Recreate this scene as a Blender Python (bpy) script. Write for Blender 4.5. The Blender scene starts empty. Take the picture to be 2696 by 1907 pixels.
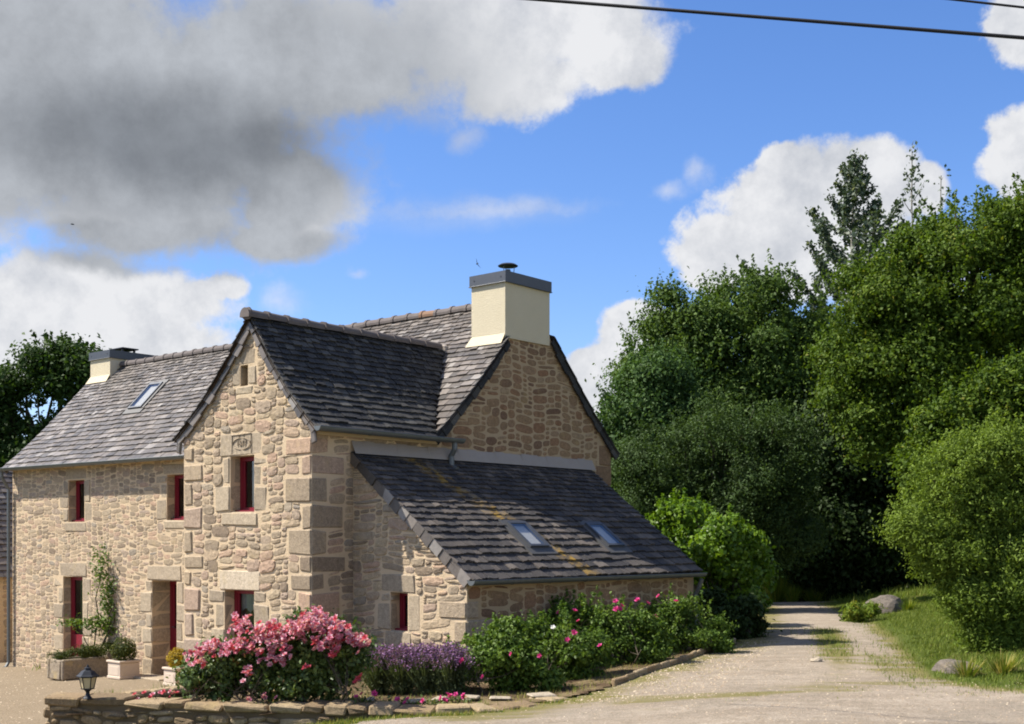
import bpy, bmesh, math, random
import numpy as np
from mathutils import Vector, Matrix, geometry
R = math.radians
random.seed(7)
rng = np.random.default_rng(7)
scn = bpy.context.scene
col = scn.collection

# ------------------------------------------------------------------ camera
F, PX, PY = 3210.0, 1348.0, 1415.0          # focal length / principal point of the photograph, in its pixels
CAMZ = 3.0
cd = bpy.data.cameras.new("camera"); cam = bpy.data.objects.new("camera", cd); col.objects.link(cam)
cam.location = (0, 0, CAMZ); cam.rotation_euler = (R(90), 0, 0)
cd.sensor_width = 36; cd.lens = 36 * F / 2696
cd.shift_y = (PY - 953.5) / 2696; cd.shift_x = 0
cd.clip_start = 0.1; cd.clip_end = 3000
scn.camera = cam

def at(px, py, Y):
    return Vector(((px - PX) / F * Y, Y, CAMZ + (PY - py) / F * Y))

# ------------------------------------------------------------------ light
SUN_EL = R(50)
sd = Vector((-0.998 * math.cos(SUN_EL), 0.057 * math.cos(SUN_EL), math.sin(SUN_EL)))   # towards the sun
sl = bpy.data.lights.new("sun", 'SUN'); so = bpy.data.objects.new("sun", sl); col.objects.link(so)
sl.energy = 5.0; sl.angle = R(0.5); sl.color = (1.0, 0.94, 0.85)
so.rotation_euler = sd.to_track_quat('Z', 'Y').to_euler()
so.location = (-30, 10, 40)

class NT:
    """small node-tree helper"""
    def __init__(s, tree): s.t = tree; s.n = tree.nodes; s.l = tree.links
    def new(s, typ, **kw):
        n = s.n.new(typ)
        for k, v in kw.items(): setattr(n, k, v)
        return n
    def put(s, sock, v):
        if v is None: return
        if hasattr(v, 'links') or isinstance(v, bpy.types.NodeSocket): s.l.new(v, sock)
        else: sock.default_value = v
    def math(s, op, a, b=None, c=None, clamp=False):
        n = s.new('ShaderNodeMath', operation=op, use_clamp=clamp)
        for i, v in enumerate((a, b, c)): s.put(n.inputs[i], v)
        return n.outputs[0]
    def vmath(s, op, a, b=None, c=None):
        n = s.new('ShaderNodeVectorMath', operation=op)
        for i, v in enumerate((a, b, c)):
            if v is not None: s.put(n.inputs[i], v)
        return n.outputs['Value'] if op in ('LENGTH', 'DOT_PRODUCT', 'DISTANCE') else n.outputs[0]
    def ss(s, x, lo, hi, a=0.0, b=1.0):
        n = s.new('ShaderNodeMapRange', interpolation_type='SMOOTHSTEP')
        s.put(n.inputs[0], x); n.inputs[1].default_value = lo; n.inputs[2].default_value = hi
        s.put(n.inputs[3], a); s.put(n.inputs[4], b)
        return n.outputs[0]
    def mix(s, f, a, b, blend='MIX'):
        n = s.new('ShaderNodeMix', data_type='RGBA', blend_type=blend)
        s.put(n.inputs[0], f); s.put(n.inputs[6], a); s.put(n.inputs[7], b)
        return n.outputs[2]
    def noise(s, vec, scale, detail=4, rough=0.55, dist=0.0):
        n = s.new('ShaderNodeTexNoise')
        if vec is not None: s.l.new(vec, n.inputs['Vector'])
        n.inputs['Scale'].default_value = scale; n.inputs['Detail'].default_value = detail
        n.inputs['Roughness'].default_value = rough; n.inputs['Distortion'].default_value = dist
        return n
    def ramp(s, f, stops, interp='LINEAR'):
        n = s.new('ShaderNodeValToRGB'); n.color_ramp.interpolation = interp
        e = n.color_ramp.elements
        while len(e) < len(stops): e.new(0.5)
        for i, (p, c) in enumerate(stops): e[i].position = p; e[i].color = (*c, 1) if len(c) == 3 else c
        s.put(n.inputs[0], f)
        return n.outputs[0]

# ------------------------------------------------------------------ world: Nishita sky with cumulus
w = bpy.data.worlds.new("World"); scn.world = w; w.use_nodes = True
T = NT(w.node_tree); T.n.clear()
sky = T.new('ShaderNodeTexSky', sky_type='NISHITA')
sky.sun_disc = False; sky.sun_elevation = SUN_EL; sky.sun_rotation = math.atan2(sd.x, sd.y)
sky.altitude = 100; sky.air_density = 1.0; sky.dust_density = 0.4; sky.ozone_density = 3.0
hs = T.new('ShaderNodeHueSaturation'); hs.inputs['Saturation'].default_value = 1.18; hs.inputs['Value'].default_value = 1.15
T.l.new(sky.outputs[0], hs.inputs['Color'])
tc = T.new('ShaderNodeTexCoord'); dirv = tc.outputs['Generated']
sx = T.new('ShaderNodeSeparateXYZ'); T.l.new(dirv, sx.inputs[0])
ysafe = T.math('MAXIMUM', sx.outputs[1], 0.08)
cmb = T.new('ShaderNodeCombineXYZ')
T.l.new(T.math('DIVIDE', sx.outputs[0], ysafe), cmb.inputs[0]); T.l.new(T.math('DIVIDE', sx.outputs[2], ysafe), cmb.inputs[1])
P0 = cmb.outputs[0]
wn = T.noise(dirv, 6.0, 9, 0.60)
P1 = T.vmath('ADD', P0, T.vmath('SCALE', T.vmath('SUBTRACT', wn.outputs['Color'], (0.5, 0.5, 0.5))))
P1.node.inputs[1].links[0].from_node.inputs['Scale'].default_value = 0.085
def blobfield(P, blobs):
    acc = None
    for cx, cy, rx, ry in blobs:                       # centres and radii as tangents of the sky direction
        u, v = (cx * 1.1742 - PX) / F, (PY - cy * 1.1742) / F
        iu, iv = F / (rx * 1.1742), F / (ry * 1.1742)
        q = T.vmath('MULTIPLY_ADD', P, (iu, iv, 0), (-u * iu, -v * iv, 0))
        d = T.math('SUBTRACT', 1.0, T.vmath('LENGTH', q))
        if acc is None: acc = d
        else: acc = T.math('SMOOTH_MAX', acc, d, 0.12)
    return acc
CLOUDS = [(230,330,620,320),(380,250,500,300),(650,420,180,160),(100,100,420,320),(720,120,440,190),(300,480,380,120),(620,520,190,75),
 (1250,40,290,130),(1170,170,220,100),(1390,120,120,110),(1000,60,220,180),
 (150,640,280,110),(330,680,230,95),(490,640,75,45),(100,740,320,110),(330,765,220,75),
 (1850,460,240,140),(1640,560,140,90),(1740,400,115,85),(1960,420,150,105),(2080,430,60,60),(1720,350,50,40),(1900,570,320,120),
 (1410,765,110,100),(1330,860,115,125),(1435,705,70,48),(1290,810,60,50),
 (2310,60,90,135),(2290,330,65,90),(2310,400,120,60)]
WISPS = [(1060,465,380,42),(800,598,36,22),(1515,430,55,34),(1560,385,40,48),(635,668,70,46),(960,240,130,60),(1040,290,60,40)]
GREYS = [(250,200,900,380),(560,430,190,140),(420,545,420,80),(250,330,560,140)]
DARKS = [(340,300,460,120),(590,300,170,80)]
M = blobfield(P1, CLOUDS)
n1 = T.noise(dirv, 11.0, 12, 0.66); n2 = T.noise(T.vmath('ADD', dirv, (-0.018, 0, 0.018)), 11.0, 12, 0.66)
D = T.math('ADD', M, T.math('MULTIPLY', T.math('SUBTRACT', n1.outputs[0], 0.5), 1.15))
n3 = T.noise(dirv, 24.0, 9, 0.62)
D = T.math('ADD', D, T.math('MULTIPLY', T.math('SUBTRACT', n3.outputs[0], 0.5), 0.75))
G = blobfield(P1, GREYS)
al = T.mix(T.ss(G, -0.25, 0.25), T.ss(D, -0.02, 0.30), T.ss(D, -0.08, 0.45))
wd_ = T.math('ADD', blobfield(P1, WISPS), T.math('MULTIPLY', T.math('SUBTRACT', n1.outputs[0], 0.5), 2.0))
al = T.math('MAXIMUM', al, T.ss(wd_, 0.0, 1.2, 0.0, 0.5))
# the same kind of sky goes on outside the picture
gn = T.noise(dirv, 3.2, 7, 0.58)
win = T.math('MULTIPLY', T.ss(T.math('ABSOLUTE', sx.outputs[0]), 0.40, 0.62, 1.0, 0.0),
      T.math('MULTIPLY', T.ss(sx.outputs[1], 0.55, 0.75), T.ss(sx.outputs[2], 0.40, 0.55, 1.0, 0.0)))
gal = T.math('MULTIPLY', T.ss(gn.outputs[0], 0.49, 0.58), T.math('SUBTRACT', 1.0, win))
al = T.math('MAXIMUM', T.math('MULTIPLY', al, T.ss(sx.outputs[1], 0.3, 0.5)), gal)
# thin streak of cirrus
cq = T.vmath('MULTIPLY_ADD', P1, (8.0, 42.0, 0), (0.32, -42.0 * 0.268, 0))
wis = T.math('MULTIPLY', T.ss(T.vmath('LENGTH', cq), 0.0, 1.0, 1.0, 0.0), T.math('MULTIPLY', n1.outputs[0], 0.42))
al = T.math('MAXIMUM', al, T.math('MULTIPLY', wis, T.ss(sx.outputs[1], 0.3, 0.5)))
lightn = T.math('ADD', 0.78, T.math('MULTIPLY', T.math('SUBTRACT', n1.outputs[0], n2.outputs[0]), 2.2))
lightn = T.math('ADD', lightn, T.math('MULTIPLY', T.math('SUBTRACT', n3.outputs[0], 0.5), 0.5))
lightn = T.math('ADD', lightn, T.math('MULTIPLY', T.math('SUBTRACT', wn.outputs[0], 0.5), 1.0), clamp=True)
white = T.mix(lightn, (0.50, 0.54, 0.62, 1), (0.93, 0.94, 0.97, 1))
gn2 = T.noise(dirv, 5.0, 6, 0.5)
dk = T.ss(T.math('ADD', blobfield(P1, DARKS), T.math('MULTIPLY', T.math('SUBTRACT', gn2.outputs[0], 0.5), 0.9)), -0.55, 0.75)
grey = T.mix(dk, (0.47, 0.50, 0.545, 1), (0.225, 0.248, 0.282, 1))
grey = T.mix(0.55, grey, T.mix(1.0, grey, T.ramp(n1.outputs[0], [(0.3, (0.55, 0.55, 0.56)), (0.7, (1.5, 1.5, 1.5))]), 'MULTIPLY'))
gm = T.math('MULTIPLY', T.ss(T.math('ADD', G, T.math('MULTIPLY', T.math('SUBTRACT', n1.outputs[0], 0.5), 0.5)), -0.15, 0.30), T.ss(sx.outputs[1], 0.3, 0.5))
gm = T.math('MAXIMUM', gm, T.math('MULTIPLY', T.ss(gn.outputs[0], 0.58, 0.72), T.math('SUBTRACT', 1.0, win)))
gm = T.math('MULTIPLY', gm, 0.95)
cloudc = T.mix(gm, white, grey)
b1 = T.new('ShaderNodeBackground'); T.l.new(T.mix(1.0, hs.outputs[0], (1.02, 1.0, 1.19, 1), 'MULTIPLY'), b1.inputs[0]); b1.inputs[1].default_value = 0.078
b2 = T.new('ShaderNodeBackground'); T.l.new(cloudc, b2.inputs[0]); b2.inputs[1].default_value = 0.49
ms = T.new('ShaderNodeMixShader'); T.l.new(al, ms.inputs[0]); T.l.new(b1.outputs[0], ms.inputs[1]); T.l.new(b2.outputs[0], ms.inputs[2])
ow = T.new('ShaderNodeOutputWorld'); T.l.new(ms.outputs[0], ow.inputs[0])

scn.view_settings.view_transform = 'Standard'; scn.view_settings.look = 'None'
scn.view_settings.exposure = 0.88; scn.view_settings.gamma = 1.0
scn.view_settings.use_curve_mapping = False
scn.cycles.filter_width = 1.9; scn.cycles.max_bounces = 6; scn.cycles.diffuse_bounces = 3; scn.cycles.transparent_max_bounces = 8

# ------------------------------------------------------------------ materials
def material(name, build):
    m = bpy.data.materials.new(name); m.use_nodes = True
    t = NT(m.node_tree); t.n.clear()
    o = t.new('ShaderNodeOutputMaterial'); t.l.new(build(t), o.inputs[0])
    return m
def attr(t, n):
    a = t.new('ShaderNodeAttribute'); a.attribute_name = n; return a.outputs['Fac']
def pos(t): return t.new('ShaderNodeNewGeometry').outputs['Position']
def bsdf(t, c, rough=0.8, spec=0.3, metal=0.0, bump=None, dist=0.02, strength=0.5):
    p = t.new('ShaderNodeBsdfPrincipled')
    t.put(p.inputs['Base Color'], c if not isinstance(c, tuple) else (*c[:3], 1)); t.put(p.inputs['Roughness'], rough)
    t.put(p.inputs['Specular IOR Level'], spec); t.put(p.inputs['Metallic'], metal)
    if bump is not None:
        b = t.new('ShaderNodeBump'); b.inputs['Distance'].default_value = dist; b.inputs['Strength'].default_value = strength
        t.put(b.inputs['Height'], bump); t.l.new(b.outputs[0], p.inputs['Normal'])
    return p.outputs[0]
def stone_mat(name, stops, lich=0.25, bumpd=0.02):
    def f(t):
        p = pos(t)
        c = t.ramp(attr(t, 'rnd'), stops)
        n = t.noise(p, 16, 7, 0.7); sp = t.noise(p, 48, 4, 0.75)
        c = t.mix(0.7, c, t.mix(1.0, c, t.ramp(n.outputs[0], [(0.3, (0.58, 0.56, 0.53)), (0.7, (1.38, 1.36, 1.32))]), 'MULTIPLY'))
        c = t.mix(0.7, c, t.mix(1.0, c, t.ramp(sp.outputs[0], [(0.3, (0.55, 0.53, 0.5)), (0.7, (1.4, 1.38, 1.34))]), 'MULTIPLY'))
        n3 = t.noise(p, 3.1, 5, 0.6)
        c = t.mix(t.math('MULTIPLY', t.ss(n3.outputs[0], 0.56, 0.74), lich), c, (0.44, 0.33, 0.14, 1))
        h = t.math('ADD', t.math('MULTIPLY', n.outputs[0], 0.7), t.math('MULTIPLY', sp.outputs[0], 0.3))
        return bsdf(t, c, 0.9, 0.2, 0, h, bumpd, 0.9)
    return material(name, f)
STONE = stone_mat('granite_rubble', [(0.0,(0.2297,0.1796,0.1323)),(0.2,(0.3280,0.2667,0.1931)),(0.42,(0.3935,0.3103,0.2151)),(0.6,(0.3388,0.2722,0.2151)),(0.75,(0.4155,0.2939,0.2151)),(0.9,(0.4373,0.3538,0.2428)),(1.0,(0.2733,0.2394,0.1987))])
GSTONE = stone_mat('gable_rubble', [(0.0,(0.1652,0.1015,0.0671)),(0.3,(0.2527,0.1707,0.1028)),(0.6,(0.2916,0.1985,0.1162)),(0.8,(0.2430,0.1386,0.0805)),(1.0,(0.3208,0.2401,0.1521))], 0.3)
DRESSED = stone_mat('dressed_granite', [(0.0,(0.3041,0.2524,0.1883)),(0.5,(0.3686,0.3065,0.2276)),(0.85,(0.4055,0.3381,0.2451)),(1.0,(0.5068,0.4328,0.3327))], 0.25, 0.012)
QUOIN = stone_mat('quoin_granite', [(0.0,(0.2992,0.2308,0.1674)),(0.5,(0.3878,0.3132,0.2267)),(1.0,(0.4433,0.3516,0.2645))], 0.35, 0.035)
WALLSTONE = stone_mat('garden_wall_stone', [(0.0,(0.1710,0.1260,0.0765)),(0.5,(0.2700,0.1980,0.1170)),(1.0,(0.3330,0.2655,0.1710))], 0.5, 0.03)
def mortar_mat(name, c0, c1):
    def f(t):
        p = pos(t); n = t.noise(p, 3.0, 6, 0.65); s = t.noise(p, 45, 4, 0.7)
        c = t.mix(n.outputs[0], (*c0, 1), (*c1, 1))
        c = t.mix(t.math('MULTIPLY', s.outputs[0], 0.5), c, t.mix(1.0, c, (0.72, 0.68, 0.62, 1), 'MULTIPLY'))
        return bsdf(t, c, 0.95, 0.1, 0, t.math('ADD', t.math('MULTIPLY', n.outputs[0], 0.4), s.outputs[0]), 0.02, 0.8)
    return material(name, f)
MORTAR = mortar_mat('lime_mortar', (0.5562,0.4289,0.2774), (0.7009,0.5608,0.3840))
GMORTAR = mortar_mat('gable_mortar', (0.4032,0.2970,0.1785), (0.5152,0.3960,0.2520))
DMORTAR = mortar_mat('earth_joint', (0.10, 0.075, 0.045), (0.20, 0.15, 0.09))
FLASH = mortar_mat('cement_flashing', (0.3360,0.2960,0.2560), (0.4160,0.3680,0.3200))
RENDER = mortar_mat('cream_render', (0.6336,0.5605,0.3956), (0.6912,0.6175,0.4508))
def slate_mat(name, stops, moss, rough=0.42):
    def f(t):
        p = pos(t)
        c = t.ramp(attr(t, 'rnd'), stops)
        n = t.noise(p, 6, 6, 0.7); s = t.noise(p, 40, 4, 0.7)
        c = t.mix(0.6, c, t.mix(1.0, c, t.ramp(n.outputs[0], [(0.25,(0.6,0.6,0.6)),(0.75,(1.45,1.42,1.38))]), 'MULTIPLY'))
        c = t.mix(t.math('MULTIPLY', t.ss(s.outputs[0], 0.58, 0.70), moss), c, (0.34, 0.34, 0.27, 1))
        l = t.math('MULTIPLY', attr(t, 'lich'), t.ss(n.outputs[0], 0.40, 0.60, 0.0, 0.9))
        c = t.mix(l, c, (0.33, 0.20, 0.03, 1))
        return bsdf(t, c, rough, 0.5 if rough < .5 else 0.2, 0, s.outputs[0], 0.006, 0.6)
    return material(name, f)
SLATE = slate_mat('lit_slate', [(0.0,(0.0546,0.0478,0.0426)),(0.45,(0.0964,0.0818,0.0699)),(0.7,(0.1285,0.1076,0.0901)),(0.88,(0.1734,0.1494,0.1283)),(1.0,(0.2409,0.2212,0.1993))], 0.35)
SLATE_DARK = slate_mat('mossy_shade_toned_slate', [(0.0,(0.022,0.022,0.023)),(0.5,(0.036,0.035,0.034)),(0.85,(0.054,0.051,0.047)),(1.0,(0.085,0.082,0.075))], 0.5, 0.65)  # slate darkened: the wing slope's shade is put into the colour, with moss specks
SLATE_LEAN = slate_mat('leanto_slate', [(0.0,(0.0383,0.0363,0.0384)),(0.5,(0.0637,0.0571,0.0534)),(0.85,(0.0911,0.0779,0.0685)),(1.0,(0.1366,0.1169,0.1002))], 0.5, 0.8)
def plain(name, c, rough=0.6, spec=0.4, metal=0.0, var=0.15, scale=12, dist=0.004):
    def f(t):
        n = t.noise(pos(t), scale, 5, 0.6)
        cc = t.mix(n.outputs[0], tuple(x * (1 - var) for x in c) + (1,), tuple(min(1, x * (1 + var)) for x in c) + (1,))
        return bsdf(t, cc, rough, spec, metal, n.outputs[0], dist, 0.4)
    return material(name, f)
ZINC = plain('zinc', (0.0880,0.0935,0.1018), 0.45, 0.5, 0.5, 0.12)
DARKZ = plain('dark_flashing', (0.085, 0.083, 0.08), 0.6, 0.4, 0.2, 0.15)
GUTTERM = plain('zinc_gutter', (0.1440,0.1560,0.1560), 0.45, 0.5, 0.5, 0.2)
COWL = plain('dark_steel', (0.03, 0.03, 0.035), 0.4, 0.5, 0.4)
RED = plain('red_paint', (0.19, 0.009, 0.020), 0.45, 0.4, 0, 0.12)
WOODDK = plain('dark_timber', (0.05, 0.035, 0.025), 0.8, 0.2)
RIDGE = plain('ridge_tile_clay', (0.1275,0.1087,0.1001), 0.8, 0.2, 0, 0.4, 5, 0.01)
RIDGE_O = plain('ridge_tile_orange', (0.2108,0.1275,0.0800), 0.8, 0.2, 0, 0.3, 5, 0.01)
LANT = plain('lantern_black', (0.010, 0.013, 0.018), 0.5, 0.3, 0.0)
POTM = plain('pale_reconstituted_stone', (0.56, 0.46, 0.36), 0.85, 0.2, 0, 0.1)
TROUGHM = stone_mat('trough_granite', [(0.0,(0.22,0.185,0.14)),(1.0,(0.30,0.25,0.19))], 0.5)
ROCKM = stone_mat('boulder_granite', [(0.0,(0.1364,0.1200,0.1044)),(1.0,(0.1984,0.1740,0.1508))], 0.3, 0.06)
PEBBLE = stone_mat('pebble', [(0.0,(0.26,0.20,0.14)),(0.6,(0.42,0.34,0.25)),(1.0,(0.55,0.47,0.36))], 0.2)
SLABM = stone_mat('pale_slab', [(0.0,(0.3034,0.2601,0.1951)),(1.0,(0.3974,0.3468,0.2746))], 0.2)
CABLEM = plain('cable_rubber', (0.008, 0.008, 0.010), 0.6, 0.3)
INTERIOR = plain('room_darkness', (0.06, 0.05, 0.045), 0.9, 0.1)  # near-black: the darkness of the closed rooms is put into the colour
CURTAIN = plain('curtain_cloth', (0.6300,0.6000,0.5440), 0.9, 0.1)
def f_glass(t):
    g = t.new('ShaderNodeBsdfGlossy'); g.inputs['Roughness'].default_value = 0.03; g.inputs['Color'].default_value = (0.9, 0.93, 1, 1)
    tr = t.new('ShaderNodeBsdfTransparent'); tr.inputs[0].default_value = (0.62, 0.66, 0.64, 1)
    fr = t.new('ShaderNodeFresnel'); fr.inputs[0].default_value = 1.5
    m = t.new('ShaderNodeMixShader'); t.l.new(t.math('ADD', fr.outputs[0], 0.05, clamp=True), m.inputs[0]); t.l.new(tr.outputs[0], m.inputs[1]); t.l.new(g.outputs[0], m.inputs[2])
    return m.outputs[0]
GLASS = material('window_glass', f_glass)
def f_rglass(t):
    g = t.new('ShaderNodeBsdfGlossy'); g.inputs['Roughness'].default_value = 0.12; g.inputs['Color'].default_value = (0.8, 0.82, 0.85, 1)
    tr = t.new('ShaderNodeBsdfTransparent'); tr.inputs[0].default_value = (0.8, 0.82, 0.82, 1)
    m = t.new('ShaderNodeMixShader'); m.inputs[0].default_value = 0.22; t.l.new(tr.outputs[0], m.inputs[1]); t.l.new(g.outputs[0], m.inputs[2])
    return m.outputs[0]
RGLASS = material('roof_window_glass', f_rglass)
def f_amber(t):
    return bsdf(t, (0.50, 0.41, 0.24, 1), 0.35, 0.5, 0)
AMBER = material('frosted_amber_glass', f_amber)
def leaf_mat(name, stops, trans=0.3, rough=0.62, spec=0.18):
    def f(t):
        c = t.ramp(attr(t, 'rnd'), stops)
        p = bsdf(t, c, rough, spec)
        tr = t.new('ShaderNodeBsdfTranslucent'); t.l.new(t.mix(1.0, c, (1.25, 1.25, 0.55, 1), 'MULTIPLY'), tr.inputs[0])
        m = t.new('ShaderNodeMixShader'); m.inputs[0].default_value = trans
        t.l.new(p, m.inputs[1]); t.l.new(tr.outputs[0], m.inputs[2])
        return m.outputs[0]
    return material(name, f)
L_OAK = leaf_mat('oak_leaf', [(0.0,(0.0225,0.0450,0.0096)),(0.5,(0.0375,0.0750,0.0144)),(1.0,(0.0688,0.1187,0.0240))])
L_ASH = leaf_mat('ash_leaf', [(0.0,(0.0405,0.0754,0.0144)),(0.5,(0.0743,0.1274,0.0240)),(1.0,(0.1283,0.1950,0.0408))])
L_ALDER = leaf_mat('alder_leaf', [(0.0,(0.0324,0.0676,0.0168)),(0.5,(0.0607,0.1170,0.0288)),(1.0,(0.1013,0.1690,0.0480))])
L_SALLOW = leaf_mat('sallow_leaf', [(0.0,(0.0307,0.0550,0.0155)),(0.5,(0.0512,0.0900,0.0232)),(1.0,(0.0872,0.1438,0.0431))])
L_MAPLE = leaf_mat('maple_leaf', [(0.0,(0.0376,0.0728,0.0077)),(0.5,(0.0777,0.1311,0.0129)),(0.9,(0.1316,0.1881,0.0206)),(1.0,(0.2131,0.1820,0.0257))], 0.35)
L_POPLAR = leaf_mat('poplar_leaf', [(0.0,(0.0340,0.0558,0.0289)),(0.5,(0.0638,0.0945,0.0510)),(0.85,(0.1020,0.1350,0.0850)),(1.0,(0.2720,0.3060,0.2465))], 0.25, 0.5, 0.3)
L_WILLOW = leaf_mat('willow_leaf', [(0.0,(0.0743,0.1176,0.0170)),(0.5,(0.1411,0.2099,0.0283)),(1.0,(0.2302,0.3106,0.0519))], 0.35)
L_LAUREL = leaf_mat('laurel_leaf', [(0.0,(0.0560,0.1152,0.0076)),(0.5,(0.1120,0.2016,0.0126)),(1.0,(0.1920,0.2880,0.0252))], 0.35, 0.42, 0.35)
L_ROSE = leaf_mat('rose_leaf', [(0.0,(0.0382,0.0680,0.0165)),(0.5,(0.0808,0.1280,0.0297)),(0.9,(0.1487,0.2000,0.0495)),(1.0,(0.3187,0.1500,0.0413))], 0.2, 0.5, 0.35)
L_RUGOSA = leaf_mat('rugosa_leaf', [(0.0,(0.0447,0.0887,0.0123)),(0.5,(0.0896,0.1552,0.0198)),(1.0,(0.1635,0.2365,0.0370))], 0.3, 0.55, 0.25)
L_DARK = leaf_mat('shade_darkened_leaf', [(0.0,(0.014,0.030,0.006)),(0.6,(0.028,0.052,0.010)),(1.0,(0.05,0.08,0.02))], 0.2)  # leaf green darkened so the colour itself carries the deep shade
L_BOX = leaf_mat('box_leaf', [(0.0,(0.030,0.045,0.008)),(0.6,(0.060,0.080,0.012)),(1.0,(0.12,0.12,0.02))], 0.2)
L_GOLD = leaf_mat('golden_leaf', [(0.0,(0.22,0.15,0.012)),(0.6,(0.40,0.28,0.025)),(1.0,(0.50,0.36,0.05))], 0.3)
L_FERN = leaf_mat('fern_leaf', [(0.0,(0.07,0.12,0.012)),(0.6,(0.14,0.21,0.022)),(1.0,(0.28,0.26,0.04))], 0.35)
L_LAV = leaf_mat('lavender_foliage', [(0.0,(0.0540,0.0780,0.0300)),(1.0,(0.1320,0.1620,0.0720))], 0.2)
L_LAVF = leaf_mat('lavender_flower', [(0.0,(0.1362,0.0630,0.1622)),(0.6,(0.2544,0.1182,0.2872)),(1.0,(0.4542,0.2677,0.4246))], 0.2)
PETAL = leaf_mat('pink_petal', [(0.0,(0.5290,0.1200,0.2012)),(0.45,(0.5980,0.2280,0.3162)),(0.8,(0.6670,0.3960,0.4657)),(1.0,(0.7590,0.6480,0.6670))], 0.25, 0.6, 0.2)
PETAL_R = leaf_mat('red_pink_petal', [(0.0,(0.50,0.04,0.07)),(1.0,(0.58,0.15,0.19))], 0.25, 0.6, 0.2)
PETAL_M = leaf_mat('magenta_petal', [(0.0,(0.50,0.025,0.17)),(1.0,(0.66,0.10,0.32))], 0.25, 0.6, 0.2)
PETAL_W = leaf_mat('white_petal', [(0.0,(0.75,0.74,0.72)),(1.0,(0.82,0.81,0.8))], 0.2)
GRASS = leaf_mat('grass_blade', [(0.0,(0.0900,0.1375,0.0180)),(0.5,(0.1680,0.2125,0.0300)),(0.8,(0.3000,0.2625,0.0700)),(1.0,(0.4800,0.3875,0.1400))], 0.3)
BARK = plain('bark', (0.085, 0.07, 0.05), 0.95, 0.1, 0, 0.45, 7, 0.03)
BARK_PALE = plain('pale_bark', (0.26, 0.25, 0.21), 0.9, 0.1, 0, 0.3, 7, 0.02)

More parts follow.
